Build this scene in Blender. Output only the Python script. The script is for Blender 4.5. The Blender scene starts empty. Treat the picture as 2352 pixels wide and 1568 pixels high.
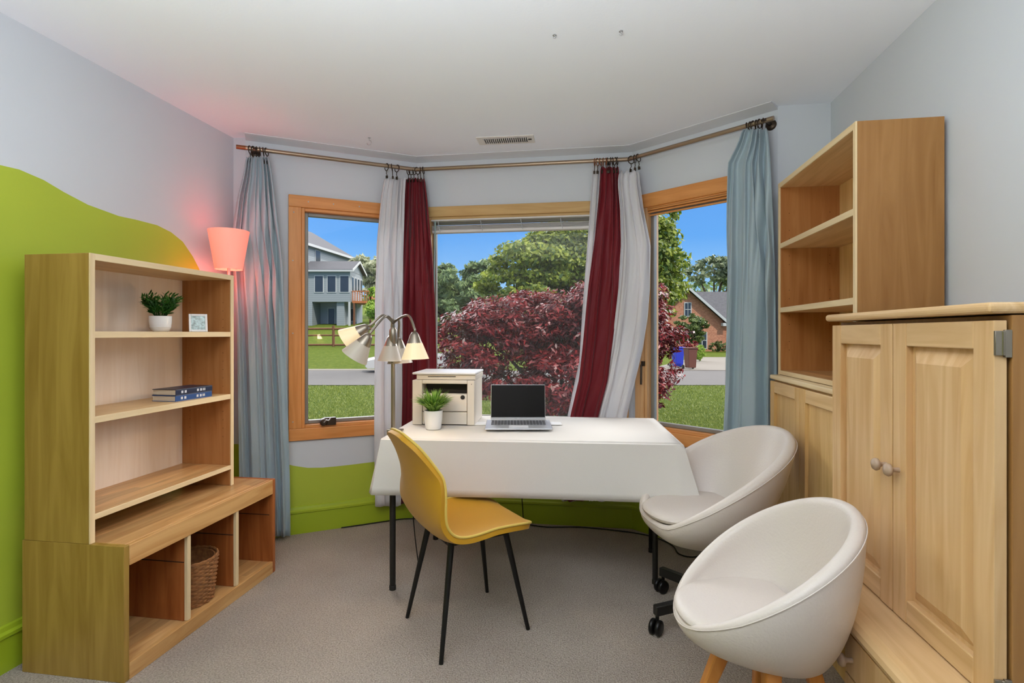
import bpy, bmesh, math, random
from mathutils import Vector, Matrix
random.seed(7)
S = bpy.context.scene
COL = S.collection
pi = math.pi

# ------------------------------------------------------------------ camera
F = 1225.0; TH = math.atan(190 / F); H = 1.25; HY = 765.0
RT = (math.cos(TH), math.sin(TH)); FW = (-math.sin(TH), math.cos(TH))
cam_d = bpy.data.cameras.new('camera'); cam = bpy.data.objects.new('camera', cam_d); COL.objects.link(cam)
cam.location = (0, 0, H); cam.rotation_euler = (pi / 2, 0, TH)
cam_d.sensor_width = 36; cam_d.lens = 36 * F / 2352
cam_d.shift_y = (HY - 784) / 2352
cam_d.clip_start = 0.02; cam_d.clip_end = 500
S.camera = cam

# ------------------------------------------------------------------ exposure, sky, sun, large lights
S.view_settings.view_transform = 'Standard'; S.view_settings.look = 'None'
S.view_settings.exposure = 0.0; S.view_settings.gamma = 1; S.view_settings.use_curve_mapping = False
W = bpy.data.worlds.new('sky'); S.world = W; W.use_nodes = True
nt = W.node_tree; nt.nodes.clear()
wo = nt.nodes.new('ShaderNodeOutputWorld'); bg = nt.nodes.new('ShaderNodeBackground')
tc = nt.nodes.new('ShaderNodeTexCoord'); sx = nt.nodes.new('ShaderNodeSeparateXYZ'); rp = nt.nodes.new('ShaderNodeValToRGB')
nt.links.new(tc.outputs['Generated'], sx.inputs[0]); nt.links.new(sx.outputs['Z'], rp.inputs[0])
nt.links.new(rp.outputs[0], bg.inputs[0]); nt.links.new(bg.outputs[0], wo.inputs[0])
SKY_HI = 1.3
cr = rp.color_ramp
cr.elements[0].position = 0.0; cr.elements[0].color = (.42, .66, .95, 1)
cr.elements[1].position = 1.0; cr.elements[1].color = (SKY_HI, SKY_HI, SKY_HI * 1.02, 1)
for p, c in ((.07, (.34, .63, .97)), (.17, (.14, .42, .93)), (.30, (.12, .36, .88)), (.46, (SKY_HI, SKY_HI, SKY_HI * 1.02))):
    e = cr.elements.new(p); e.color = (*c, 1)
bg.inputs[1].default_value = 1.0

def lamp(name, kind, loc, power, color=(1, 1, 1), size=.1, size_y=None, target=None, **kw):
    d = bpy.data.lights.new(name, kind); d.energy = power; d.color = color
    o = bpy.data.objects.new(name, d); COL.objects.link(o); o.location = loc
    if kind == 'AREA':
        d.size = size
        if size_y: d.shape = 'RECTANGLE'; d.size_y = size_y
    elif kind in ('POINT', 'SPOT'): d.shadow_soft_size = size
    elif kind == 'SUN': d.angle = size
    if target:
        o.rotation_euler = (Vector(target) - Vector(loc)).to_track_quat('-Z', 'Y').to_euler()
    return o
lamp('sun', 'SUN', (20, -20, 40), 3.4, (1, .95, .86), math.radians(1.0), target=(20 - .55 * 40, -20 + .55 * 40, 0))
lamp('window_fill_sun', 'SUN', (-24, 30, 24), 3.1, (.95, .98, 1), math.radians(44), target=(0, 0, 0))  # added wide sun, soft fill through the windows from the left
lamp('window_fill_sun', 'SUN', (27, 28, 19), 2.9, (1, .97, .93), math.radians(34), target=(0, 0, 0))  # second added wide sun, fills the left bookcase from the right
lamp('ceiling_fill_up', 'AREA', (-.45, -.1, 1.4), 98, (.90, .95, 1), 1.0, target=(-.45, -.1, 3.2))  # added unseen uplight that brightens the ceiling
lamp('overhead_fill', 'AREA', (-.45, 1.3, 2.405), 5, (.97, .98, 1), .9, target=(-.45, 1.45, 0))  # added unseen downlight, weak fill from overhead

# ------------------------------------------------------------------ pixel -> world helpers
def ray(px, py):
    a = (px - 1176) / F
    return Vector((a * RT[0] + FW[0], a * RT[1] + FW[1], (HY - py) / F))
def at_depth(px, py, D):
    return Vector((0, 0, H)) + ray(px, py) * D
def at_plane(px, py, p, a):
    d = ray(px, py); n = (-a[1], a[0])
    t = (p[0] * n[0] + p[1] * n[1]) / (d[0] * n[0] + d[1] * n[1])
    return Vector((0, 0, H)) + d * t

# ------------------------------------------------------------------ materials
def lin(r, g, b):
    f = lambda v: (v / 255 / 12.92) if v / 255 <= .04045 else ((v / 255 + .055) / 1.055) ** 2.4
    return (f(r), f(g), f(b), 1)
def new_mat(name):
    m = bpy.data.materials.new(name); m.use_nodes = True
    return m, m.node_tree, m.node_tree.nodes['Principled BSDF']
def plain(name, rgb, rough=.5, metal=0, bump=0, bscale=60, var=.0, vscale=6, spec=.5, emit=None, estr=0, trans=0):
    m, t, b = new_mat(name)
    c = lin(*rgb); b.inputs['Base Color'].default_value = c
    b.inputs['Roughness'].default_value = rough; b.inputs['Metallic'].default_value = metal
    b.inputs['Specular IOR Level'].default_value = spec
    if emit: b.inputs['Emission Color'].default_value = lin(*emit); b.inputs['Emission Strength'].default_value = estr
    if trans: b.inputs['Transmission Weight'].default_value = trans
    if bump or var:
        co = t.nodes.new('ShaderNodeTexCoord')
    if bump:
        n = t.nodes.new('ShaderNodeTexNoise'); n.inputs['Scale'].default_value = bscale; n.inputs['Detail'].default_value = 4
        k = t.nodes.new('ShaderNodeBump'); k.inputs['Strength'].default_value = bump; k.inputs['Distance'].default_value = .01
        t.links.new(co.outputs['Object'], n.inputs['Vector']); t.links.new(n.outputs[0], k.inputs['Height']); t.links.new(k.outputs[0], b.inputs['Normal'])
    if var:
        n2 = t.nodes.new('ShaderNodeTexNoise'); n2.inputs['Scale'].default_value = vscale; n2.inputs['Detail'].default_value = 5
        r = t.nodes.new('ShaderNodeValToRGB'); r.color_ramp.elements[0].position = .3; r.color_ramp.elements[1].position = .7
        r.color_ramp.elements[0].color = tuple(v * (1 - var) for v in c[:3]) + (1,)
        r.color_ramp.elements[1].color = tuple(min(1, v * (1 + var)) for v in c[:3]) + (1,)
        t.links.new(co.outputs['Object'], n2.inputs['Vector']); t.links.new(n2.outputs[0], r.inputs[0]); t.links.new(r.outputs[0], b.inputs['Base Color'])
    return m
def wood(name, light, dark, axis='z', rough=.42, strips=False, knots=0, fine=1.0):
    """grain stretched along an axis; optional glued strips and knots"""
    m, t, b = new_mat(name)
    co = t.nodes.new('ShaderNodeTexCoord'); mp = t.nodes.new('ShaderNodeMapping')
    sc = {'x': (1.2, 16, 16), 'y': (16, 1.2, 16), 'z': (16, 16, 1.2)}[axis]
    mp.inputs['Scale'].default_value = tuple(s * fine for s in sc)
    n = t.nodes.new('ShaderNodeTexNoise'); n.inputs['Scale'].default_value = 1.5; n.inputs['Detail'].default_value = 6; n.inputs['Distortion'].default_value = 1.2
    r = t.nodes.new('ShaderNodeValToRGB'); r.color_ramp.elements[0].position = .30; r.color_ramp.elements[1].position = .68
    r.color_ramp.elements[0].color = lin(*dark); r.color_ramp.elements[1].color = lin(*light)
    L = t.links.new
    L(co.outputs['Object'], mp.inputs[0]); L(mp.outputs[0], n.inputs['Vector']); L(n.outputs[0], r.inputs[0])
    out = r.outputs[0]
    if strips:
        mp2 = t.nodes.new('ShaderNodeMapping')
        mp2.inputs['Scale'].default_value = {'y': (14, 2.2, 1), 'x': (2.2, 14, 1), 'z': (14, 14, 2.2)}[axis]
        v = t.nodes.new('ShaderNodeTexVoronoi'); v.inputs['Scale'].default_value = 1; v.distance = 'CHEBYCHEV'
        L(co.outputs['Object'], mp2.inputs[0]); L(mp2.outputs[0], v.inputs['Vector'])
        hs = t.nodes.new('ShaderNodeHueSaturation'); sp = t.nodes.new('ShaderNodeSeparateColor')
        L(v.outputs['Color'], sp.inputs[0])
        mr = t.nodes.new('ShaderNodeMapRange'); mr.inputs['To Min'].default_value = .78; mr.inputs['To Max'].default_value = 1.12
        L(sp.outputs[0], mr.inputs[0]); L(mr.outputs[0], hs.inputs['Value']); L(out, hs.inputs['Color']); out = hs.outputs[0]
    if knots:
        v = t.nodes.new('ShaderNodeTexVoronoi'); v.inputs['Scale'].default_value = knots
        L(co.outputs['Object'], v.inputs['Vector'])
        r2 = t.nodes.new('ShaderNodeValToRGB'); r2.color_ramp.elements[0].position = .07; r2.color_ramp.elements[1].position = .13
        r2.color_ramp.elements[0].color = lin(58, 26, 10); r2.color_ramp.elements[1].color = (1, 1, 1, 1)
        L(v.outputs['Distance'], r2.inputs[0])
        mx = t.nodes.new('ShaderNodeMix'); mx.data_type = 'RGBA'; mx.blend_type = 'MULTIPLY'; mx.inputs[0].default_value = 1
        L(out, mx.inputs[6]); L(r2.outputs[0], mx.inputs[7]); out = mx.outputs[2]
    L(out, b.inputs['Base Color'])
    b.inputs['Roughness'].default_value = rough; b.inputs['Specular IOR Level'].default_value = .35
    return m
def leaf_mat(name, c0, c1, trans=.25, rough=.5):
    m, t, b = new_mat(name)
    g = t.nodes.new('ShaderNodeNewGeometry'); r = t.nodes.new('ShaderNodeValToRGB')
    r.color_ramp.elements[0].color = lin(*c0); r.color_ramp.elements[1].color = lin(*c1)
    t.links.new(g.outputs['Random Per Island'], r.inputs[0]); t.links.new(r.outputs[0], b.inputs['Base Color'])
    b.inputs['Roughness'].default_value = rough
    if trans:
        tr = t.nodes.new('ShaderNodeBsdfTranslucent'); mx = t.nodes.new('ShaderNodeMixShader'); mx.inputs[0].default_value = trans
        t.links.new(r.outputs[0], tr.inputs[0]); t.links.new(b.outputs[0], mx.inputs[1]); t.links.new(tr.outputs[0], mx.inputs[2])
        t.links.new(mx.outputs[0], t.nodes['Material Output'].inputs[0])
    return m
def fabric(name, rgb, rough=.6, sheen=.0, trans=0, bump=.15, bscale=400, spec=.3):
    m, t, b = new_mat(name)
    b.inputs['Base Color'].default_value = lin(*rgb); b.inputs['Roughness'].default_value = rough
    b.inputs['Specular IOR Level'].default_value = spec; b.inputs['Sheen Weight'].default_value = sheen
    co = t.nodes.new('ShaderNodeTexCoord'); n = t.nodes.new('ShaderNodeTexNoise'); n.inputs['Scale'].default_value = bscale
    k = t.nodes.new('ShaderNodeBump'); k.inputs['Strength'].default_value = bump; k.inputs['Distance'].default_value = .004
    t.links.new(co.outputs['Object'], n.inputs['Vector']); t.links.new(n.outputs[0], k.inputs['Height']); t.links.new(k.outputs[0], b.inputs['Normal'])
    if trans:
        tr = t.nodes.new('ShaderNodeBsdfTranslucent'); tr.inputs[0].default_value = lin(*rgb)
        mx = t.nodes.new('ShaderNodeMixShader'); mx.inputs[0].default_value = trans
        t.links.new(b.outputs[0], mx.inputs[1]); t.links.new(tr.outputs[0], mx.inputs[2]); t.links.new(mx.outputs[0], t.nodes['Material Output'].inputs[0])
    return m
def carpet_mat():
    m, t, b = new_mat('carpet')
    co = t.nodes.new('ShaderNodeTexCoord')
    n = t.nodes.new('ShaderNodeTexNoise'); n.inputs['Scale'].default_value = 160; n.inputs['Detail'].default_value = 5
    n2 = t.nodes.new('ShaderNodeTexNoise'); n2.inputs['Scale'].default_value = 2.2; n2.inputs['Detail'].default_value = 4
    r = t.nodes.new('ShaderNodeValToRGB'); r.color_ramp.elements[0].position = .28; r.color_ramp.elements[1].position = .72
    r.color_ramp.elements[0].color = lin(150, 138, 126); r.color_ramp.elements[1].color = lin(206, 193, 180)
    r2 = t.nodes.new('ShaderNodeValToRGB'); r2.color_ramp.elements[0].position = .35; r2.color_ramp.elements[1].position = .62
    r2.color_ramp.elements[0].color = (.88, .87, .87, 1); r2.color_ramp.elements[1].color = (1, 1, 1, 1)
    mx = t.nodes.new('ShaderNodeMix'); mx.data_type = 'RGBA'; mx.blend_type = 'MULTIPLY'; mx.inputs[0].default_value = 1
    L = t.links.new
    L(co.outputs['Object'], n.inputs['Vector']); L(co.outputs['Object'], n2.inputs['Vector'])
    L(n.outputs[0], r.inputs[0]); L(n2.outputs[0], r2.inputs[0]); L(r.outputs[0], mx.inputs[6]); L(r2.outputs[0], mx.inputs[7]); L(mx.outputs[2], b.inputs['Base Color'])
    k = t.nodes.new('ShaderNodeBump'); k.inputs['Strength'].default_value = .9; k.inputs['Distance'].default_value = .012
    L(n.outputs[0], k.inputs['Height']); L(k.outputs[0], b.inputs['Normal'])
    b.inputs['Roughness'].default_value = .95; b.inputs['Specular IOR Level'].default_value = .1
    return m
def glass_mat(name, haze=.0):
    m = bpy.data.materials.new(name); m.use_nodes = True; t = m.node_tree; t.nodes.clear()
    o = t.nodes.new('ShaderNodeOutputMaterial'); tr = t.nodes.new('ShaderNodeBsdfTransparent'); gl = t.nodes.new('ShaderNodeBsdfGlossy'); gl.inputs['Roughness'].default_value = .02
    fr = t.nodes.new('ShaderNodeFresnel'); fr.inputs[0].default_value = 1.16; mx = t.nodes.new('ShaderNodeMixShader')
    t.links.new(fr.outputs[0], mx.inputs[0]); t.links.new(tr.outputs[0], mx.inputs[1]); t.links.new(gl.outputs[0], mx.inputs[2])
    out = mx.outputs[0]
    if haze:
        df = t.nodes.new('ShaderNodeBsdfDiffuse'); df.inputs[0].default_value = (.9, .92, .95, 1); m2 = t.nodes.new('ShaderNodeMixShader'); m2.inputs[0].default_value = haze
        t.links.new(out, m2.inputs[1]); t.links.new(df.outputs[0], m2.inputs[2]); out = m2.outputs[0]
    t.links.new(out, o.inputs[0]); return m
def brick_mat():
    m, t, b = new_mat('brick')
    co = t.nodes.new('ShaderNodeTexCoord'); mp = t.nodes.new('ShaderNodeMapping'); mp.inputs['Rotation'].default_value = (pi / 2, 0, 0)
    br = t.nodes.new('ShaderNodeTexBrick'); br.inputs['Scale'].default_value = 3.2
    br.inputs['Color1'].default_value = lin(188, 128, 98); br.inputs['Color2'].default_value = lin(160, 98, 74); br.inputs['Mortar'].default_value = lin(190, 160, 138)
    br.inputs['Mortar Size'].default_value = .012
    t.links.new(co.outputs['Object'], mp.inputs[0]); t.links.new(mp.outputs[0], br.inputs['Vector']); t.links.new(br.outputs[0], b.inputs['Base Color'])
    b.inputs['Roughness'].default_value = .9
    return m
def siding_mat():
    m, t, b = new_mat('lap_siding')
    co = t.nodes.new('ShaderNodeTexCoord'); w = t.nodes.new('ShaderNodeTexWave'); w.bands_direction = 'Z'; w.wave_profile = 'SAW'; w.inputs['Scale'].default_value = 1.4
    r = t.nodes.new('ShaderNodeValToRGB'); r.color_ramp.elements[0].position = .0; r.color_ramp.elements[0].color = lin(116, 123, 128); r.color_ramp.elements[1].position = .25; r.color_ramp.elements[1].color = lin(142, 149, 154)
    t.links.new(co.outputs['Object'], w.inputs['Vector']); t.links.new(w.outputs[0], r.inputs[0]); t.links.new(r.outputs[0], b.inputs['Base Color'])
    b.inputs['Roughness'].default_value = .8
    return m
def grass_mat():
    m, t, b = new_mat('lawn_grass')
    co = t.nodes.new('ShaderNodeTexCoord')
    n = t.nodes.new('ShaderNodeTexNoise'); n.inputs['Scale'].default_value = 5; n.inputs['Detail'].default_value = 12; n.inputs['Roughness'].default_value = .85
    r = t.nodes.new('ShaderNodeValToRGB')
    r.color_ramp.elements[0].position = .32; r.color_ramp.elements[0].color = lin(56, 78, 22)
    r.color_ramp.elements[1].position = .68; r.color_ramp.elements[1].color = lin(140, 144, 72)
    e = r.color_ramp.elements.new(.5); e.color = lin(96, 114, 42)
    k = t.nodes.new('ShaderNodeBump'); k.inputs['Strength'].default_value = 1; k.inputs['Distance'].default_value = .12
    t.links.new(co.outputs['Object'], n.inputs['Vector']); t.links.new(n.outputs[0], r.inputs[0]); t.links.new(r.outputs[0], b.inputs['Base Color'])
    t.links.new(n.outputs[0], k.inputs['Height']); t.links.new(k.outputs[0], b.inputs['Normal'])
    b.inputs['Roughness'].default_value = .95; b.inputs['Specular IOR Level'].default_value = .05
    return m

M = {}
M['wall'] = plain('wall_paint_pale_blue_grey', (206, 210, 215), .75, var=.015, vscale=2)
M['green'] = plain('wall_paint_lime_green', (174, 190, 58), .45, var=.03, vscale=2)
M['greentrim'] = plain('baseboard_paint_lime_green', (160, 180, 38), .4)
M['ceil'] = plain('ceiling_paint', (244, 248, 255), .9, bump=.04, bscale=90)
M['backwall'] = plain('dark_wall_low_bounce', (116, 108, 100), .8)  # unseen wall kept dark to cut light bouncing back into the room
M['trimwhite'] = plain('cove_paint', (216, 218, 222), .6)
M['carpet'] = carpet_mat()
M['maple_z'] = wood('maple_upright', (226, 188, 128), (204, 160, 98), 'z')
M['maple_y'] = wood('maple_along', (228, 192, 140), (206, 166, 110), 'y')
M['birch'] = wood('pale_birch_back', (242, 224, 204), (234, 212, 188), 'z', .5)
M['edge'] = wood('pale_edge_band', (236, 212, 168), (222, 194, 148), 'y')
M['edge_z'] = wood('pale_edge_band_upright', (236, 212, 168), (222, 194, 148), 'z')
M['block'] = wood('butcher_block', (216, 172, 116), (188, 138, 84), 'y', .35, strips=True)
M['pine_x'] = wood('knotty_pine', (176, 104, 54), (140, 74, 32), 'z', .4, knots=5.5)
M['pine_y'] = wood('pine_rail', (214, 170, 112), (184, 132, 74), 'y', .4)
M['cabside'] = wood('shaded_maple_side', (170, 136, 66), (146, 112, 48), 'z', .38)  # maple darkened: shade of the camera-facing end panels put into the colour
M['arm_z'] = wood('armoire_maple', (222, 184, 134), (204, 160, 106), 'z', .36)
M['arm_y'] = wood('armoire_maple_rail', (226, 190, 142), (206, 166, 114), 'y', .36)
M['arm_side'] = wood('shaded_armoire_side', (168, 122, 70), (148, 102, 52), 'z', .4)  # darker maple copy, weak light on the side panels put into the colour
M['fir_h'] = wood('fir_casing', (226, 156, 90), (204, 132, 66), 'x', .35, fine=1.0)
M['fir_z'] = wood('fir_casing_upright', (226, 156, 90), (204, 132, 66), 'z', .35)
M['fir_pale'] = wood('pale_fir_sash', (222, 178, 128), (202, 152, 100), 'z', .4)
M['fir_tan'] = wood('tan_head_casing', (206, 170, 112), (188, 148, 90), 'x', .45)
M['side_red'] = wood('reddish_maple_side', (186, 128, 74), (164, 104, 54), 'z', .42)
M['beech'] = wood('beech_leg', (214, 146, 72), (190, 116, 46), 'z', .35)
M['alum'] = plain('grey_window_sash', (138, 134, 126), .45, .3)
M['glass'] = glass_mat('window_glass'); M['glass_hazy'] = glass_mat('hazy_window_glass', .02)  # second glass: whitish reflection haze mixed into the middle pane
M['black'] = plain('black_metal', (16, 15, 15), .4, .3)
M['darkleg'] = plain('dark_grey_metal', (48, 46, 44), .4, .5)
M['rod'] = plain('brushed_bronze_rod', (160, 140, 118), .32, .8)
M['ring'] = plain('dark_bronze', (70, 58, 48), .4, .8)
M['ringwood'] = plain('copper_brown_ring', (136, 78, 40), .4, .3)
M['cloth'] = fabric('white_tablecloth', (216, 211, 204), .75, bump=.1)
M['curtain_blue'] = fabric('silvery_blue_satin', (164, 182, 190), .38, .3, trans=.08, spec=.5)
M['curtain_white'] = fabric('white_curtain_cloth', (236, 234, 236), .7, trans=.3)
M['curtain_red'] = fabric('burgundy_curtain_cloth', (118, 14, 28), .5, .2, trans=.1)
M['leather'] = fabric('off_white_leatherette', (210, 199, 189), .42, bump=.2, bscale=140, spec=.45)
M['mustard'] = fabric('mustard_velvet', (186, 136, 26), .55, .1, bump=.1, bscale=200)
M['mustardtrim'] = fabric('mustard_piping', (206, 176, 84), .45)
M['plastic_w'] = plain('white_plastic', (238, 236, 234), .4)
M['plastic_g'] = plain('warm_grey_plastic', (222, 212, 198), .45)
M['dark'] = plain('dark_plastic', (42, 36, 32), .5)
M['silver'] = plain('silver_plastic', (188, 188, 190), .35, .6)
M['screen'] = plain('black_screen', (14, 15, 17), .12)
M['key'] = plain('dark_grey_keys', (84, 84, 88), .5)
M['mark'] = plain('pale_mark', (210, 210, 214), .4)
M['ceramic'] = plain('white_ceramic', (236, 234, 231), .22)
M['soil'] = plain('soil', (52, 38, 26), .95, bump=.6)
M['succulent'] = leaf_mat('dark_glossy_leaf', (28, 74, 26), (70, 128, 44), .15, .35)
M['grassleaf'] = leaf_mat('light_green_blade', (74, 120, 40), (158, 196, 92), .25)
M['shade_pink'] = plain('pink_lit_shade', (238, 160, 146), .6, emit=(255, 128, 106), estr=.72)
M['shade_lit'] = plain('cream_lit_shade', (244, 226, 190), .5, emit=(255, 214, 150), estr=.32)
M['shade_dim'] = plain('frosted_shade', (200, 188, 172), .4)
M['nickel'] = plain('brushed_nickel', (150, 140, 126), .3, .85)
M['book'] = plain('dark_navy_cover', (24, 34, 62), .35); M['book2'] = plain('blue_cover', (36, 74, 130), .35)
M['pages'] = plain('book_pages', (206, 192, 168), .8, bump=.3, bscale=300)
M['photo'] = plain('photo_print', (178, 200, 200), .3, var=.5, vscale=70)
M['vent'] = plain('white_vent_metal', (226, 222, 216), .5); M['hole'] = plain('dark_hole', (40, 28, 18), .9)
M['blind'] = plain('white_blind_slats', (214, 210, 206), .5)
M['siding'] = siding_mat(); M['brick'] = brick_mat()
M['shingle'] = plain('grey_roof_shingles', (86, 86, 91), .9, var=.18, vscale=5)
M['ext_white'] = plain('white_house_trim', (184, 186, 187), .7)
M['ext_dark'] = plain('dark_window_glass', (46, 54, 66), .2)
M['ext_pale'] = plain('pale_garage_panel', (150, 158, 168), .7)
M['deckwood'] = plain('stained_deck_wood', (176, 104, 58), .7, var=.15)
M['fence'] = plain('brown_fence_wood', (110, 72, 50), .85, var=.2)
M['asphalt'] = plain('pale_asphalt', (92, 89, 88), .95, var=.06, vscale=1.5)
M['concrete'] = plain('pale_concrete', (120, 114, 106), .95, var=.05)
M['grass'] = grass_mat()
M['maple_red'] = leaf_mat('burgundy_maple_leaf', (58, 10, 18), (150, 44, 46), .3, .38)
M['tree_a'] = leaf_mat('green_tree_leaf', (58, 90, 30), (168, 178, 66), .4)
M['tree_b'] = leaf_mat('bluish_green_leaf', (74, 100, 66), (138, 158, 98), .3)
M['tree_c'] = leaf_mat('pale_blossom_leaf', (140, 150, 110), (214, 214, 186), .3)
M['tree_d'] = leaf_mat('sparse_grey_green_leaf', (84, 100, 74), (146, 156, 116), .3)
M['shrub'] = leaf_mat('dark_shrub_leaf', (54, 74, 36), (112, 128, 66), .25)
M['lime'] = leaf_mat('bright_green_leaf', (110, 150, 44), (184, 206, 90), .35)
M['bark'] = plain('bark', (84, 68, 56), .95, bump=.6, bscale=20)
M['car'] = plain('silver_car_paint', (206, 204, 202), .25, .3)
M['binbrown'] = plain('brown_bin_plastic', (104, 60, 48), .6); M['binblue'] = plain('blue_bin_plastic', (42, 60, 190), .5)
M['basket'] = plain('woven_wicker', (150, 100, 56), .7, var=.35, vscale=60)

# ------------------------------------------------------------------ mesh helpers
class B:
    """collects shapes that end up as ONE mesh object"""
    def __init__(s): s.v = []; s.f = []; s.mi = []; s.sm = []
    def add(s, vs, fs, mi=0, smooth=False):
        o = len(s.v); s.v += [tuple(v) for v in vs]
        for f in fs: s.f.append([i + o for i in f]); s.mi.append(mi); s.sm.append(smooth)
        return s
    def box(s, x0, x1, y0, y1, z0, z1, mi=0, xf=None):
        vs = [(x0, y0, z0), (x1, y0, z0), (x1, y1, z0), (x0, y1, z0), (x0, y0, z1), (x1, y0, z1), (x1, y1, z1), (x0, y1, z1)]
        if xf: vs = [xf @ Vector(v) for v in vs]
        return s.add(vs, [(0, 3, 2, 1), (4, 5, 6, 7), (0, 1, 5, 4), (1, 2, 6, 5), (2, 3, 7, 6), (3, 0, 4, 7)], mi)
    def tube(s, pts, r, n=10, mi=0, caps=True, closed=False):
        pts = [Vector(p) for p in pts]; m = len(pts); rs = r if isinstance(r, (list, tuple)) else [r] * m
        vs = []; up = None
        for i, p in enumerate(pts):
            if closed: t = pts[(i + 1) % m] - pts[i - 1]
            else: t = pts[min(i + 1, m - 1)] - pts[max(i - 1, 0)]
            t.normalize()
            if up is None: up = t.orthogonal().normalized()
            up = (up - t * up.dot(t));
            if up.length < 1e-6: up = t.orthogonal()
            up.normalize(); sd = t.cross(up)
            for k in range(n):
                a = 2 * pi * k / n; vs.append(p + (up * math.cos(a) + sd * math.sin(a)) * rs[i])
        fs = []
        for i in range(m if closed else m - 1):
            for k in range(n):
                j = (i + 1) % m
                fs.append((i * n + k, i * n + (k + 1) % n, j * n + (k + 1) % n, j * n + k))
        if caps and not closed: fs.append(tuple(range(n))[::-1]); fs.append(tuple(range((m - 1) * n, m * n)))
        return s.add(vs, fs, mi, True)
    def lathe(s, prof, n=32, mi=0, xf=None, close=False):
        """prof: list of (r, z) from outside bottom on; revolved round z"""
        vs = []; fs = []; m = len(prof)
        for r, z in prof:
            for k in range(n):
                a = 2 * pi * k / n; v = Vector((r * math.cos(a), r * math.sin(a), z)); vs.append(xf @ v if xf else v)
        for i in range(m - 1 + (1 if close else 0)):
            j = (i + 1) % m
            for k in range(n): fs.append((i * n + k, i * n + (k + 1) % n, j * n + (k + 1) % n, j * n + k))
        if not close:
            if prof[0][0] > 1e-5: fs.append(tuple(range(n))[::-1])
            if prof[-1][0] > 1e-5: fs.append(tuple(range((m - 1) * n, m * n)))
        return s.add(vs, fs, mi, True)
    def prism(s, poly, d, mi=0, smooth=False):
        """poly: list of 3d points (planar, one side), extruded by vector d"""
        n = len(poly); d = Vector(d); vs = [Vector(p) for p in poly] + [Vector(p) + d for p in poly]
        fs = [tuple(range(n)), tuple(range(n, 2 * n))[::-1]] + [((i + 1) % n, i, n + i, n + (i + 1) % n) for i in range(n)]
        return s.add(vs, fs, mi, smooth)
    def grid(s, rows, mi=0, smooth=True, closed=False):
        m = len(rows); n = len(rows[0]); vs = [p for r in rows for p in r]; fs = []
        for i in range(m - 1):
            for k in range(n if closed else n - 1):
                fs.append((i * n + k, i * n + (k + 1) % n, (i + 1) * n + (k + 1) % n, (i + 1) * n + k))
        return s.add(vs, fs, mi, smooth)
    def build(s, name, mats, parent=None, bevel=0, solid=0, subd=0, segs=2, fix=True, angle=40):
        me = bpy.data.meshes.new(name); me.from_pydata(s.v, [], s.f)
        mats = mats if isinstance(mats, (list, tuple)) else [mats]
        for m in mats: me.materials.append(m)
        me.polygons.foreach_set('material_index', s.mi); me.polygons.foreach_set('use_smooth', s.sm)
        if fix:
            bm = bmesh.new(); bm.from_mesh(me); bmesh.ops.recalc_face_normals(bm, faces=bm.faces); bm.to_mesh(me); bm.free()
        if any(s.sm) and fix: me.set_sharp_from_angle(angle=math.radians(55))
        me.update()
        o = bpy.data.objects.new(name, me); COL.objects.link(o)
        if parent: o.parent = parent
        if solid: q = o.modifiers.new('solid', 'SOLIDIFY'); q.thickness = solid; q.offset = 0
        if bevel: q = o.modifiers.new('bevel', 'BEVEL'); q.width = bevel; q.segments = segs; q.limit_method = 'ANGLE'; q.angle_limit = math.radians(angle)
        if subd: q = o.modifiers.new('subd', 'SUBSURF'); q.levels = subd; q.render_levels = subd
        return o
def boxo(name, m, x0, x1, y0, y1, z0, z1, parent=None, bevel=.002):
    return B().box(x0, x1, y0, y1, z0, z1).build(name, m, parent, bevel)
def tag(o, label, cat, group=None, kind=None):
    o['label'] = label; o['category'] = cat
    if group: o['group'] = group
    if kind: o['kind'] = kind
    return o
def thing(name, label, cat, loc=(0, 0, 0), rz=0, group=None, kind=None):
    o = bpy.data.objects.new(name, None); COL.objects.link(o); o.location = loc; o.rotation_euler = (0, 0, rz); o.empty_display_size = .05
    return tag(o, label, cat, group, kind)
def copy_tree(o, parent=None):
    c = o.copy(); COL.objects.link(c)
    if parent: c.parent = parent
    for ch in list(o.children): copy_tree(ch, c)
    return c
def lerp(a, b, t): return a + (b - a) * t
def interp(tab, x):
    """tab rows (x, v1, v2..), piecewise linear with smooth ease"""
    if x <= tab[0][0]: return tab[0][1:]
    for p, q in zip(tab, tab[1:]):
        if x <= q[0]:
            t = (x - p[0]) / (q[0] - p[0]); return tuple(lerp(a, b, t) for a, b in zip(p[1:], q[1:]))
    return tab[-1][1:]
def catmull(pts, n=8):
    pts = [Vector(p) for p in pts]; out = []
    for i in range(len(pts) - 1):
        p0 = pts[max(i - 1, 0)]; p1 = pts[i]; p2 = pts[i + 1]; p3 = pts[min(i + 2, len(pts) - 1)]
        for k in range(n):
            t = k / n; out.append(.5 * ((2 * p1) + (p2 - p0) * t + (2 * p0 - 5 * p1 + 4 * p2 - p3) * t * t + (3 * p1 - p0 - 3 * p2 + p3) * t ** 3))
    out.append(pts[-1]); return out

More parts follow.
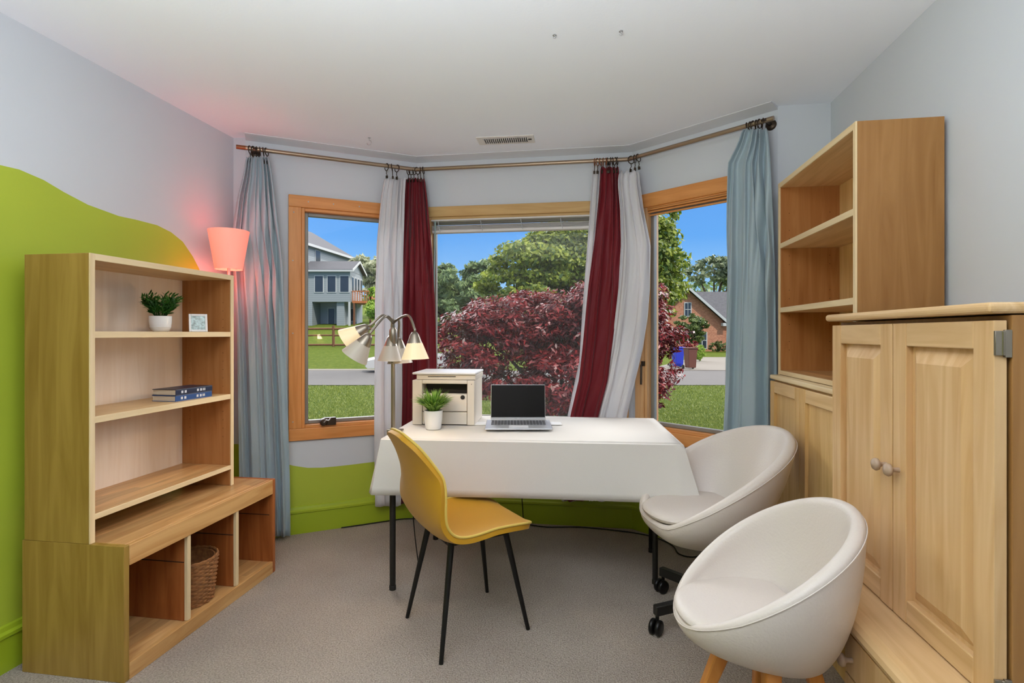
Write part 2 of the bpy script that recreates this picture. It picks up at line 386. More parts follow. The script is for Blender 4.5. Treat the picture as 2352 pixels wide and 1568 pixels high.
# ------------------------------------------------------------------ room shell
CZ = 2.43
XL, XR = -2.16, 1.195
A = (-2.08, 2.93); Bc = (-1.20, 3.50); Cc = (.24, 3.50); Dc = (.94, 2.95)
YB = -1.6
def struct(o, label, cat): return tag(o, label, cat, None, 'structure')
b = B(); b.add([(XL - .1, YB - .1, 0), (XR + .1, YB - .1, 0), (XR + .1, 2.95, 0), (Dc[0], Dc[1] + .05, 0), (Cc[0], Cc[1] + .05, 0), (Bc[0], Bc[1] + .05, 0), (A[0], A[1] + .05, 0), (XL - .1, 2.93, 0)], [tuple(range(8))])
b.v += [(x, y, -.1) for x, y, z in b.v[:8]]; b.f += [tuple(range(8, 16))[::-1]] + [(i, 8 + i, 8 + (i + 1) % 8, (i + 1) % 8) for i in range(8)]; b.mi += [0] * 9; b.sm += [False] * 9
struct(b.build('floor', M['carpet']), 'beige cut-pile carpet covering the whole room floor', 'floor')
b = B(); poly = [(XL - .2, YB - .2, CZ), (XR + .2, YB - .2, CZ), (XR + .2, 3.1, CZ), (.4, 3.8, CZ), (-1.35, 3.8, CZ), (XL - .2, 3.2, CZ)]
b.prism(poly, (0, 0, .15))
struct(b.build('ceiling', M['ceil']), 'flat white ceiling above the whole room', 'ceiling')

# left wall with painted hill: lime paint below the wavy line, pale grey above
hill = [(YB, 2.02), (.4, 2.0), (1.2, 1.935), (1.649, 1.868)]
for px, py in ((44, 389), (100, 413), (147, 441), (202, 470), (273, 496), (311, 504), (361, 517), (393, 533), (420, 555), (443, 589), (458, 618)):
    p = at_plane(px, py, (XL, 0), (0, 1)); hill.append((p[1], p[2]))
hill += [(2.668, 1.42), (2.73, 1.05), (2.80, .80), (2.95, .58)]
b = B(); n = len(hill)
b.add([(XL, y, 0) for y, z in hill] + [(XL, y, z) for y, z in hill], [(i, i + 1, n + i + 1, n + i) for i in range(n - 1)], 1)
b.add([(XL, y, z) for y, z in hill] + [(XL, y, CZ) for y, z in hill], [(i, i + 1, n + i + 1, n + i) for i in range(n - 1)], 0)
b.add([(XL - .15, YB, 0), (XL - .15, 2.95, 0), (XL - .15, 2.95, CZ), (XL - .15, YB, CZ)], [(0, 1, 2, 3)], 0)
struct(b.build('wall_left', [M['wall'], M['green']], fix=False), 'left wall, pale grey above a lime green painted hill', 'wall')
struct(boxo('wall_right', M['wall'], XR, XR + .15, YB - .15, 3.1, 0, CZ, bevel=0), 'plain pale grey right wall behind the bookcases', 'wall')
struct(boxo('wall_back', M['backwall'], XL - .15, XR + .15, YB - .15, YB, 0, CZ, bevel=0), 'plain wall behind the camera', 'wall')
b = B(); b.box(XL - .15, A[0], A[1], A[1] + .15, .58, CZ, 0).box(XL - .15, A[0], A[1], A[1] + .15, 0, .58, 1)
struct(b.build('wall_left_return', [M['wall'], M['green']]), 'narrow strip of wall between the left wall and the bay', 'wall')
struct(boxo('wall_right_return', M['wall'], Dc[0], XR + .15, Dc[1], Dc[1] + .15, 0, CZ, bevel=0), 'short wall between bay and right wall, above the bookcase', 'wall')

class Frame:
    """a wall plane: s along the wall, d towards the room, z up"""
    def __init__(s, P, Q):
        s.P = Vector((P[0], P[1], 0)); d = Vector((Q[0] - P[0], Q[1] - P[1], 0)); s.L = d.length; s.a = d.normalized()
        s.n = Vector((s.a[1], -s.a[0], 0)); s.ang = math.atan2(s.a[1], s.a[0])
        s.m = Matrix.Translation(s.P) @ Matrix.Rotation(s.ang, 4, 'Z')   # local x = s, local y = -d, z = z
    def w(s, u, d, z): return s.P + s.a * u + s.n * d + Vector((0, 0, z))
FL, FM, FR = Frame(A, Bc), Frame(Bc, Cc), Frame(Cc, Dc)
WT = .13
OP = {'l': (FL, FL.L - .735, FL.L - .095, .655, 2.035), 'm': (FM, .085, FM.L - .085, .655, 2.035), 'r': (FR, .095, .735, .655, 2.035)}
def bay_wall(name, fr, s0, s1, z0, z1, hz, label):
    b = B(); x = fr.m; L = fr.L
    n = 12
    for i in range(n):                                             # below the sill: lime paint up to the wavy line
        u0, u1 = L * i / n, L * (i + 1) / n; za, zb = hz(u0), hz(u1)
        b.add([x @ Vector(v) for v in ((u0, 0, 0), (u1, 0, 0), (u1, 0, zb), (u0, 0, za))], [(0, 1, 2, 3)], 1)
        b.add([x @ Vector(v) for v in ((u0, 0, za), (u1, 0, zb), (u1, 0, z0), (u0, 0, z0))], [(0, 1, 2, 3)], 0)
    def q(a, c, e, f): b.add([x @ Vector(v) for v in ((a, 0, e), (c, 0, e), (c, 0, f), (a, 0, f))], [(0, 1, 2, 3)], 0)
    q(0, s0, z0, z1); q(s1, L, z0, z1); q(0, L, z1, CZ)
    for (a, c, e, f) in ((-.06, L + .06, 0, z0), (-.06, s0, z0, z1), (s1, L + .06, z0, z1), (-.06, L + .06, z1, CZ)):
        b.add([x @ Vector(v) for v in ((a, WT, e), (c, WT, e), (c, WT, f), (a, WT, f))], [(3, 2, 1, 0)], 0)
    for p, r in (((s0, z0), (s1, z0)), ((s1, z0), (s1, z1)), ((s1, z1), (s0, z1)), ((s0, z1), (s0, z0))):
        b.add([x @ Vector(v) for v in ((p[0], 0, p[1]), (r[0], 0, r[1]), (r[0], WT, r[1]), (p[0], WT, p[1]))], [(0, 1, 2, 3)], 0)
    struct(b.build(name, [M['wall'], M['green']], fix=False), label, 'wall')
def hl(u):
    t = u / FL.L
    return .395 + .19 * max(0, 1 - t / .42) ** 2 + .03 * max(0, t - .55)
bay_wall('wall_bay_left', *OP['l'], hl, 'angled left bay wall, pale grey over a lime green dip under the window')
bay_wall('wall_bay_middle', *OP['m'], lambda u: .41, 'middle bay wall around the wide window behind the desk')
bay_wall('wall_bay_right', *OP['r'], lambda u: .42 - .1 * u, 'angled right bay wall around the right window')

# baseboards with a moulded cap
def baseboard(name, P, Q, mat, label, ext=0):
    fr = Frame(P, Q); b = B(); x = fr.m
    prof = [(0, 0), (-.016, 0), (-.016, .125), (-.022, .13), (-.022, .142), (-.012, .15), (-.008, .165), (0, .17)]
    b.prism([x @ Vector((-ext, d, z)) for d, z in prof], fr.a * (fr.L + 2 * ext))
    struct(b.build(name, mat), label, 'baseboard')
baseboard('baseboard_bay_left', A, Bc, M['greentrim'], 'lime green baseboard under the left bay window')
baseboard('baseboard_bay_middle', Bc, Cc, M['greentrim'], 'lime green baseboard on the middle bay wall behind the desk')
baseboard('baseboard_bay_right', Cc, Dc, M['greentrim'], 'lime green baseboard on the right bay wall behind the chairs')
baseboard('baseboard_left', (XL, YB), (XL, A[1]), M['greentrim'], 'lime green baseboard on the left wall behind the bookcase')
def cove(name, P, Q, label):
    fr = Frame(P, Q); b = B(); x = fr.m
    b.prism([x @ Vector((0, d, z)) for d, z in ((0, CZ + .001), (-.085, CZ + .001), (-.085, CZ - .003), (-.004, CZ - .018), (0, CZ - .018))], fr.a * fr.L)
    struct(b.build(name, M['trimwhite']), label, 'trim')
cove('trim_1', A, Bc, 'pale strip along the ceiling over the left bay wall')
cove('trim_2', Bc, Cc, 'pale strip along the ceiling over the middle bay wall')
cove('trim_3', Cc, Dc, 'pale strip along the ceiling over the right bay wall')

# windows
def window(name, key, label, csg, casing_mats, pane, head=True):
    fr, s0, s1, z0, z1 = OP[key]
    t = thing(name, label, 'window', tuple(fr.P), fr.ang, None, 'structure')
    cl, cr_, ch, cb = csg       # casing widths left, right, head, bottom
    mh, mz = casing_mats
    # casing: four boards with mitred look, on the wall face (local y negative = room side)
    def board(nm, x0, x1, zz0, zz1, m):
        return B().box(x0, x1, -.019, 0, zz0, zz1).build(nm, m, t, .004)
    board('head_casing', s0 - cl, s1 + cr_, z1, z1 + ch, mh); board('sill_casing', s0 - cl, s1 + cr_, z0 - cb, z0, mh)
    board('side_casing', s0 - cl, s0, z0, z1, mz); board('side_casing', s1, s1 + cr_, z0, z1, mz)
    # jamb liner and stepped stop
    e = .02
    for x0, x1, za_, zb_, m_ in ((s0, s0 + e, z0, z1, mz), (s1 - e, s1, z0, z1, mz), (s0 + e, s1 - e, z1 - e, z1, mh), (s0 + e, s1 - e, z0, z0 + e, mh)):
        B().box(x0, x1, -.012, WT - .01, za_, zb_).build('jamb', m_, t, .003)
    s = B(); w = .022; a0, a1, c0, c1 = s0 + e, s1 - e, z0 + e, z1 - e
    y0, y1 = .03, .065
    s.box(a0, a0 + w, y0, y1, c0, c1).box(a1 - w, a1, y0, y1, c0, c1).box(a0 + w, a1 - w, y0, y1, c1 - w, c1).box(a0 + w, a1 - w, y0, y1, c0, c0 + w)
    s.build('sash', M['alum'], t, .003)
    B().box(a0 + w, a1 - w, .045, .049, c0 + w, c1 - w).build('pane', pane, t)
    return t, (a0, a1, c0, c1)
wl, g = window('window_1', 'l', 'left bay window with orange fir casing and grey sash', (.075, .075, .075, .075), (M['fir_h'], M['fir_z']), M['glass'])
# crank handle at the sill
k = B(); cx = (g[0] + g[1]) / 2 - .19
k.box(cx, cx + .075, -.035, 0, .668, .715)
k.lathe([(0, -.03), (.022, -.028), (.025, 0), (.02, .02), (0, .022)], 16, 0, Matrix.Translation((cx, -.03, .69)) @ Matrix.Rotation(pi / 2, 4, 'X'))
hk = k.build('crank_handle', M['ring'], wl, .003)
B().tube([(cx + .0, -.052, .69), (cx + .012, -.062, .706), (cx + .028, -.064, .703), (cx + .04, -.062, .718)], .0045, 8).build('crank_lever', M['silver'], hk)
b = B()
for sx_, sz_ in [(-.05, .70), (-.05, 1.25), (-.05, 1.7), (-.045, 2.0)] + []:
    b.lathe([(0, 0), (.004, .001), (.004, .003), (0, .004)], 8, 0, Matrix.Translation((g[0] - .02 + sx_, -.019, sz_)) @ Matrix.Rotation(pi / 2, 4, 'X'))
for sx_ in (.02, .17, .33, .48):
    b.lathe([(0, 0), (.004, .001), (.004, .003), (0, .004)], 8, 0, Matrix.Translation((g[0] + sx_, -.019, 2.073)) @ Matrix.Rotation(pi / 2, 4, 'X'))
b.build('nail_head', M['ext_white'], wl)
wm, g = window('window_2', 'm', 'wide middle bay window behind the desk with tan head casing', (.06, .06, .07, .075), (M['fir_tan'], M['fir_pale']), M['glass_hazy'])
wr, g = window('window_3', 'r', 'right bay window with fir head casing beside the blue curtain', (.065, .065, .085, .075), (M['fir_h'], M['fir_pale']), M['glass'])
k = B().box(g[0] - .032, g[0] - .014, -.03, -.012, 1.045, 1.075)
k.tube([(g[0] - .023, -.03, 1.06), (g[0] - .023, -.042, 1.05), (g[0] - .023, -.045, .93)], .006, 8)
k.build('lock_lever', M['ring'], wr)
b = B()
for i in range(3): b.box(g[0] - .0, g[1] + .0, -.012 + i * .012, -.004 + i * .012, g[3] + .004 - i * .018, g[3] + .014 - i * .018)
b.build('stop_moulding', M['fir_h'], wr, .002)

# raised blind in the middle window
fr, s0, s1, z0, z1 = OP['m']
bl = thing('window_blind', 'white venetian blind pulled up at the top of the middle window', 'blind', tuple(fr.w(0, 0, 0)), fr.ang)
b = B().box(s0 + .024, s1 - .024, -.03, .02, 2.004, 2.0145); b.build('headrail', M['blind'], bl, .003)
b = B()
for i in range(7): b.box(s0 + .03, s1 - .03, -.025 + (i % 2) * .004, .02, 1.9455 + i * .0044, 1.9472 + i * .0044)
b.build('slat_stack', M['blind'], bl)
B().box(s0 + .03, s1 - .03, -.026, .021, 1.925, 1.944).build('bottom_rail', M['blind'], bl, .004)
for u in (.16, .45, .72, .98, 1.22): B().tube([(u, -.03, 2.0), (u + .006, -.036, 1.965), (u + .014, -.033, 1.93)], .0022, 6).build('ladder_cord', M['ext_white'], bl)
B().tube([(s0 + .055, -.035, 2.0), (s0 + .05, -.05, 1.5), (s0 + .047, -.05, 1.02)], .0045, 8).build('tilt_wand', plain('clear_wand', (150, 176, 170), .2), bl)

# daylight portals (they only steer sampling of the sky through the openings)
for key in 'lmr':
    fr, s0, s1, z0, z1 = OP[key]
    p = fr.w((s0 + s1) / 2, -.2, (z0 + z1) / 2)
    o = lamp('sky_portal', 'AREA', p, 0, size=s1 - s0 + .1, size_y=z1 - z0 + .1, target=p + fr.n)
    o.data.cycles.is_portal = True

# ------------------------------------------------------------------ ceiling fittings
v = thing('ceiling_vent', 'white slotted air vent on the ceiling near the middle window', 'vent', (-.535, 3.205, CZ), math.radians(2))
b = B().box(-.175, .175, -.065, .065, -.006, 0); b.build('frame', M['vent'], v, .003)
b = B().box(-.135, .135, -.035, .035, -.0075, -.0055); b.build('opening', M['dark'], v)
b = B()
for i in range(22): x = -.132 + i * .0126; b.box(x, x + .0042, -.035, .035, -.013, -.006)
b.build('louvre', M['vent'], v)
b = B().box(.138, .158, -.012, -.006, -.012, -.005); b.build('damper_lever', M['dark'], v)
def hook(x, y, s, label):
    pts = [(0, 0, 0), (0, 0, -.3), (.25, 0, -.5), (.25, 0, -.8), (0, 0, -1), (-.28, 0, -.85), (-.32, 0, -.7)]
    o = B().tube([Vector(p) * s for p in catmull(pts, 4)], .0022, 8).lathe([(0, 0), (.008, 0), (.008, -.003), (0, -.004)], 12).build('ceiling_hook', M['silver'])
    o.location = (x, y, CZ); tag(o, label, 'hook')
hook(-1.345, 3.05, .045, 'open wire hook in the ceiling left of the vent')
hook(.101, 2.123, .016, 'small dark hook stub in the ceiling, right one of two near the camera')
hook(-.157, 2.111, .012, 'tiny hook stub in the ceiling, left one of two near the camera')

# ------------------------------------------------------------------ curtain rod, rings, curtains
RZ = 2.34; RO = .085
def inter(P, a, Q, c):
    d = a[0] * c[1] - a[1] * c[0]; t = ((Q[0] - P[0]) * c[1] - (Q[1] - P[1]) * c[0]) / d
    return Vector((P[0] + a[0] * t, P[1] + a[1] * t, 0))
pl, pm, pr = FL.w(0, RO, 0), FM.w(0, RO, 0), FR.w(0, RO, 0)
c1 = inter(pl, FL.a, pm, FM.a); c2 = inter(pm, FM.a, pr, FR.a)
e1 = FL.w(.005, RO, 0); e2 = FR.w(FR.L + .012, RO, 0)
up = Vector((0, 0, RZ))
rod = thing('curtain_rod', 'bronze curtain rod bent around the bay below the ceiling', 'curtain rod', tuple(c1))
loc = lambda p: p - c1
B().tube([loc(e1 + up), loc(c1 + up)], .0125, 12).tube([loc(e1 + up) - FL.a * .05, loc(e1 + up)], .0125, 12, 1).build('rod_section', [M['rod'], M['ringwood']], rod)
B().tube([loc(c1 + up), loc(c2 + up)], .0125, 12).build('rod_section', M['rod'], rod)
B().tube([loc(c2 + up), loc(e2 + up)], .0125, 12).build('rod_section', M['rod'], rod)
for p, fr in ((e1 + FL.a * .05, FL), (e2 - FR.a * .045, FR)):
    q = B().tube([loc(p + up), loc(p + up) - fr.n * (RO - .004)], .008, 10)
    xf = Matrix.Translation(loc(p + up) - fr.n * RO) @ fr.n.to_track_quat('Z', 'Y').to_matrix().to_4x4()
    q.lathe([(.028, 0), (.028, .006), (.02, .012), (0, .014)], 20, 0, xf); q.lathe([(.018, -.006), (.018, .006)], 14, 0, Matrix.Translation(loc(p + up)))
    q.build('bracket', M['ring'], rod)
ring0 = thing('curtain_ring', 'ring', 'ring', (0, 0, 0), 0, 'curtain rings')
RR = .023
rm = B().tube([(0, RR * math.cos(2 * pi * k / 20), RR * math.sin(2 * pi * k / 20) - RR + .0145) for k in range(20)], .0028, 8, closed=True).build('loop', M['ring'], ring0)
rc = B().tube([(0, 0, -2 * RR + .012), (0, .004, -2 * RR - .004), (0, -.004, -2 * RR - .016), (0, 0, -2 * RR - .03)], .0026, 6).box(-.006, .006, -.004, .004, -2 * RR - .036, -2 * RR - .018).build('clip', M['ring'], ring0)
used = [False]
def rings(fr, us, label, wooden=0):
    for i, u in enumerate(us):
        r = ring0 if not used[0] else copy_tree(ring0); used[0] = True
        p = fr.w(u, RO, RZ); r.location = p; r.rotation_euler = (0, random.uniform(-.12, .12), fr.ang + random.uniform(-.5, .5))
        r['label'] = label
        if i < wooden:
            for ch in r.children:
                if ch.name.startswith('loop'):
                    ch.data = ch.data.copy(); ch.data.materials.clear(); ch.data.materials.append(M['ringwood'])
def u_of(px, fr, py=350):
    p = at_plane(px, py, fr.w(0, RO, 0), fr.a); return (p - fr.w(0, RO, 0)).dot(fr.a)

def curtain(name, mat, rows, P, a, folds, amp, label, phase=0., sharp=.75, top_sag=.02):
    """rows (py, px_left, px_right); the sheet hangs in the plane through P along a; tight pleats above run into fewer, wider folds below"""
    a = Vector((a[0], a[1], 0)).normalized(); n = Vector((a[1], -a[0], 0))
    rnd = random.Random(int(phase * 1000) + folds)
    A_ = [(rnd.uniform(-.5, .5) / (k + 1), rnd.uniform(0, 6.28)) for k in range(3)]; B_ = [(rnd.uniform(-.7, .7) / (k + 1), rnd.uniform(0, 6.28)) for k in range(3)]
    warp = lambda u, c: u + sum(q * math.sin(2 * pi * (k + 1) * u + f) for k, (q, f) in enumerate(c)) * .16
    y0, y1 = rows[0][0], rows[-1][0]; nv = 56; nu = folds * 18
    g = []
    for j in range(nv + 1):
        t = j / nv; py = lerp(y0, y1, t); l, r = interp(rows, py)
        pL = at_plane(l, py, P, a); pR = at_plane(r, py, P, a); row = []
        m = min(1, t / .55); m = m * m * (3 - 2 * m)
        for i in range(nu + 1):
            u = i / nu
            w1 = 2 * pi * folds * 1.25 * warp(u, A_) + phase
            w2 = 2 * pi * folds * .72 * warp(u + .02 * math.sin(4 * t + phase), B_) + phase * 1.7 + .5 * math.sin(3 * t)
            sp = lambda w: math.copysign(abs(math.sin(w)) ** sharp, math.sin(w))
            d = amp * ((1 - m) * .75 * sp(w1) + m * (1.05 * sp(w2) + .22 * math.sin(2.7 * w2 + 1 + 2 * t)))
            d *= .8 + .35 * math.sin(7 * u + phase * 3)
            uu = u + (.16 / folds) * math.sin(lerp(w1, w2, m) + 1.2) * (math.sin(pi * u) ** .5)
            p = pL.lerp(pR, uu) + n * d + n * .004 * math.sin(31 * t + 9 * u) * math.sin(14 * u + 5 * t)
            if j == 0: p.z -= top_sag * abs(math.sin(w1 / 2 + .6))
            if j == nv: p.z += .008 * math.sin(w2)
            row.append(p)
        g.append(row)
    c = sum((p for p in g[0]), Vector()) / len(g[0]); c.z = 0
    o = B().grid([[p - c for p in r] for r in g]).build(name, mat, None, solid=.003, fix=False)
    o.location = c; tag(o, label, 'curtain')
    return o
PL_ = FL.w(0, RO, 0); PM_ = FM.w(0, RO, 0); PR_ = FR.w(0, RO, 0)
curtain('curtain', M['curtain_blue'], [(356, 566, 617), (400, 559, 624), (455, 545, 631), (530, 534, 641), (620, 536, 650), (760, 545, 654), (900, 547, 660), (1010, 549, 663), (1100, 550, 666), (1232, 551, 667)],
        PL_ + FL.n * .02, FL.a, 6, .026, 'silvery blue curtain beside the pink lamp, left of the left window', .4)
curtain('curtain', M['curtain_white'], [(406, 884, 932), (450, 876, 930), (560, 866, 927), (700, 862, 925), (860, 861, 924), (980, 860, 922), (1162, 862, 920)],
        PL_, FL.a, 4, .02, 'white curtain behind the gooseneck lamp, right of the left window', 1.2)
curtain('curtain', M['curtain_red'], [(406, 933, 976), (450, 930, 981), (560, 922, 991), (700, 919, 997), (850, 917, 1000), (975, 912, 1001), (1156, 906, 1000)],
        PM_, FM.a, 5, .022, 'burgundy curtain left of the middle window, behind the printer', .2)
curtain('curtain', M['curtain_white'], [(374, 1362, 1400), (500, 1354, 1390), (700, 1339, 1378), (830, 1331, 1366), (955, 1304, 1345), (1150, 1290, 1335)],
        PM_ - Vector((0, -.045, 0)), FM.a, 3, .010, 'white curtain edge peeking out left of the burgundy curtain by the laptop', 2.)
curtain('curtain', M['curtain_red'], [(380, 1380, 1420), (450, 1376, 1424), (550, 1366, 1426), (660, 1351, 1422), (800, 1338, 1405), (870, 1330, 1396), (955, 1310, 1374), (1150, 1296, 1352)],
        PM_ + FM.n * .005, FM.a, 3, .020, 'burgundy curtain swept to the right of the middle window', .9)
curtain('curtain', M['curtain_white'], [(388, 1424, 1467), (420, 1420, 1470), (480, 1425, 1478), (560, 1427, 1494), (660, 1420, 1492), (730, 1412, 1486), (800, 1403, 1475), (880, 1389, 1456), (955, 1370, 1438), (1150, 1352, 1412)],
        Vector((.2, 3.36, 0)), (1, -.22), 3, .022, 'white curtain swept aside between middle and right window', 2.4, top_sag=.035)
curtain('curtain', M['curtain_blue'], [(290, 1710, 1764), (330, 1698, 1768), (376, 1674, 1771), (450, 1670, 1775), (600, 1668, 1778), (800, 1662, 1780), (985, 1657, 1782), (1230, 1655, 1786)],
        PR_ + FR.n * .02, FR.a, 4, .03, 'silvery blue curtain right of the right window, next to the tall bookcase', 2.9)
def ring_run(fr, p0, p1, n, label, py, wooden=0):
    a_, b_ = u_of(p0, fr, py), u_of(p1, fr, py); rings(fr, [lerp(a_, b_, i / max(1, n - 1)) for i in range(n)], label, wooden)
ring_run(FL, 574, 612, 6, 'dark curtain ring at the top of the left silvery blue curtain', 342)
ring_run(FL, 888, 912, 3, 'dark curtain ring above the white curtain behind the gooseneck lamp', 385)
ring_run(FM, 938, 972, 6, 'dark curtain ring above the burgundy curtain behind the printer', 388)
ring_run(FM, 1366, 1392, 5, 'copper brown curtain ring above the white curtain edge by the burgundy curtain', 372, 5)
ring_run(FM, 1396, 1418, 5, 'dark curtain ring above the burgundy curtain swept to the right', 370)
ring_run(FR, 1450, 1466, 3, 'dark curtain ring above the white curtain swept aside near the right window', 362)
ring_run(FR, 1716, 1752, 6, 'dark curtain ring above the silvery blue curtain next to the tall bookcase', 280)

# ------------------------------------------------------------------ left base unit and bookcase
base = thing('storage_bench', 'low pine storage bench with three open cubbies by left wall', 'bench', (-2.09, 1.669, 0))
Dp = .43; Ln = .912; Hh = .487
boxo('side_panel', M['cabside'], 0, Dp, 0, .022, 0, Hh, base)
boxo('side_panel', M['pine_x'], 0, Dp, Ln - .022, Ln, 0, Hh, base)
boxo('bench_top', M['block'], .001, Dp - .018, .0225, Ln - .0225, Hh - .03, Hh, base)
boxo('top_rail', M['pine_y'], Dp - .0175, Dp + .001, .0225, Ln - .0225, Hh - .075, Hh - .001, base)
boxo('bottom_shelf', M['block'], .001, Dp - .018, .0225, Ln - .0225, .03, .058, base)
boxo('bottom_rail', M['pine_y'], Dp - .0175, Dp + .001, .0225, Ln - .0225, 0, .06, base)
boxo('back_panel', M['pine_x'], .001, .008, .0225, Ln - .0225, .058, Hh - .03, base)
for yy in (.305, .608):
    d_ = B().box(.0085, Dp - .02, yy, yy + .019, .0585, Hh - .0305).build('divider', M['pine_x'], base, .002)
    boxo('divider_edge', M['edge_z'], Dp - .0195, Dp - .004, yy, yy + .019, .0605, Hh - .0755, d_)
for yy in (.3045, .6075, Ln - .0225): B().box(.01, Dp - .02, yy - .0006, yy + .0004, .30, .3035).build('board_seam', M['hole'], base)

def bookcase(name, label, loc, rz, length, depth, height, shelves, bottom_gap, mats):
    """open hutch, front at +x local depth, length along +y"""
    t = thing(name, label, 'bookcase', loc, rz)
    side, along, bk, side2 = mats
    th = .02
    for y, d in ((0, 1), (length - th, -1)):
        b = B().box(0, depth - .006, y, y + th, 0, height); yf = th if d > 0 else length - th
        for x in (.05, depth - .045):
            for z in [bottom_gap + .12 + .042 * i for i in range(int((height - bottom_gap - .2) / .042))]:
                if int(z * 100) % 5 == 0: continue
                b.lathe([(.0028, 0), (0, .0006)], 8, 1, Matrix.Translation((x, yf + d * .0004, z)) @ Matrix.Rotation(-d * pi / 2, 4, 'X'))
        s_ = b.build('side_panel', [side if d > 0 else side2, M['hole']], t, .0015)
        boxo('edge_band', M['edge_z'], depth - .0058, depth, y, y + th, 0, height, s_, .001)
    s_ = B().box(0, depth - .006, th, length - th, height - .024, height).build('top_board', along, t, .0015)
    boxo('edge_band', M['edge'], depth - .0058, depth - .0005, th, length - th, height - .024, height, s_, .001)
    boxo('back_panel', bk, 0, .006, th, length - th, bottom_gap, height - .024, t, 0)
    for z in shelves:
        s_ = B().box(.0065, depth - .008, th + .001, length - th - .001, z - .024, z).build('shelf', along, t, .0015)
        boxo('edge_band', M['edge'], depth - .0078, depth - .002, th + .001, length - th - .001, z - .024, z, s_, .001)
    s_ = B().box(.0065, depth - .008, th, length - th, bottom_gap, bottom_gap + .02).build('bottom_board', M['block'], t, .0015)
    boxo('edge_band', M['edge'], depth - .0078, depth - .001, th, length - th, bottom_gap, bottom_gap + .02, s_, .001)
    return t
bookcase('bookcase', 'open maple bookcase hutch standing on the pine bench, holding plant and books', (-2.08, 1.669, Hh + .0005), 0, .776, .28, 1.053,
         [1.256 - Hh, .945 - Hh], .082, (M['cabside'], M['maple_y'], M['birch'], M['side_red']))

# ------------------------------------------------------------------ right bookcase and its base cabinet
cab = thing('base_cabinet', 'maple base cabinet with panelled doors under the tall bookcase', 'cabinet', (1.175, 2.045, 0), 0)
CH = 1.045; CD = .29; CL = .78
boxo('carcass', M['maple_z'], -CD, 0, 0, CL, 0, CH - .022, cab)
boxo('cabinet_top', M['edge'], -CD - .022, 0, -.003, CL + .003, CH - .0215, CH, cab, .006)
def panel_door(parent, name, mz, my, plane_x, y0, y1, z0, z1, fw=.055, th=.02, depth_sign=-1, raise_=True):
    """framed door facing -x; returns door. outer face at plane_x"""
    f = B(); xi = plane_x + th
    f.box(plane_x, xi, y0, y0 + fw, z0, z1).box(plane_x, xi, y1 - fw, y1, z0, z1).box(xi - .003, xi, y0 + .002, y1 - .002, z0 + .002, z1 - .002)
    d = f.build(name, mz, parent, .004)
    for za_, zb_ in ((z1 - fw, z1), (z0, z0 + fw)): B().box(plane_x + .0005, xi, y0 + fw, y1 - fw, za_, zb_).build('rail', my, d, .003)
    a0, a1, c0, c1 = y0 + fw, y1 - fw, z0 + fw, z1 - fw
    p = B(); xr = plane_x + .012; xo = plane_x + .002; w1, w2 = .010, .042
    xr += .005; loops = [(xr, 0), (xr, w1), (xo, w2)] if raise_ else [(xr - .004, 0), (xr - .004, w1), (xr - .0035, w2)]
    vs = []
    for x, w in loops: vs += [(x, a0 + w, c0 + w), (x, a1 - w, c0 + w), (x, a1 - w, c1 - w), (x, a0 + w, c1 - w)]
    fs = [(4 * i + k, 4 * i + (k + 1) % 4, 4 * i + 4 + (k + 1) % 4, 4 * i + 4 + k) for i in range(2) for k in range(4)] + [(8, 9, 10, 11)]
    p.add(vs, fs)
    p.build('raised_panel', mz, d, fix=False)
    return d
px_ = -CD - .0215
for i in range(2):
    y1 = CL - .003 - i * .389; panel_door(cab, 'door', M['maple_z'], M['maple_y'], px_, y1 - .383, y1, .07, CH - .03, raise_=False)
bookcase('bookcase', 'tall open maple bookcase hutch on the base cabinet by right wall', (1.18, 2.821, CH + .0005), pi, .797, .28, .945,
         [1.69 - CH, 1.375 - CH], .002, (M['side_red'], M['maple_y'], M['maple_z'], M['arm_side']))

# ------------------------------------------------------------------ armoire
ar = thing('armoire', 'maple computer armoire with two raised panel doors at right edge', 'armoire', (1.17, 1.215, 0))
AL = .76; fx = -.37          # local x of door outer face (world .80)
def ax(x): return x - 1.17
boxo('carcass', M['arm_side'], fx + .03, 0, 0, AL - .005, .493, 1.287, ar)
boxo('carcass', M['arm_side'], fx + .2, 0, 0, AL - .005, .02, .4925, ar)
b = B().box(ax(.785), 0, -.006, AL + .01, 1.29, 1.313); b.build('top_board', M['arm_y'], ar, .009, segs=3)
dr1 = panel_door(ar, 'door', M['arm_z'], M['arm_y'], fx, .004, .3735, .496, 1.276, .06, .024)
dr2 = panel_door(ar, 'door', M['arm_z'], M['arm_y'], fx, .379, AL - .012, .496, 1.276, .06, .024)
def knob(parent, x, y, z, m):
    B().lathe([(.0065, 0), (.006, .012), (.008, .018), (.016, .022), (.0175, .028), (.014, .034), (0, .037)], 20, 0,
              Matrix.Translation((x, y, z)) @ Matrix.Rotation(-pi / 2, 4, 'Y')).build('knob', m, parent)
M['knob'] = plain('greyish_wood_knob', (176, 150, 126), .45)
knob(dr1, fx, .345, .886, M['knob']); knob(dr2, fx, .407, .886, M['knob'])
def hinge(parent, z):
    b = B().box(fx - .001, fx + .012, -.002, .0035, z, z + .05).tube([(fx + .014, -.001, z), (fx + .014, -.001, z + .05)], .0035, 10)
    b.box(fx + .016, fx + .029, -.003, .0035, z - .004, z + .052)
    b.build('hinge', M['nickel'], parent, .001)
hinge(dr1, 1.205); hinge(dr1, .50)
prof = [(0, 0), (ax(.80) + .02, .492), (ax(.70), .492), (ax(.682), .488), (ax(.671), .478), (ax(.667), .466), (ax(.672), .452), (ax(.686), .446), (ax(.80) + .02, .446)]
b = B(); b.prism([(x, .0, z) for x, z in prof[1:]], (0, AL - .01, 0)); b.build('desk_shelf', M['arm_y'], ar, .002)
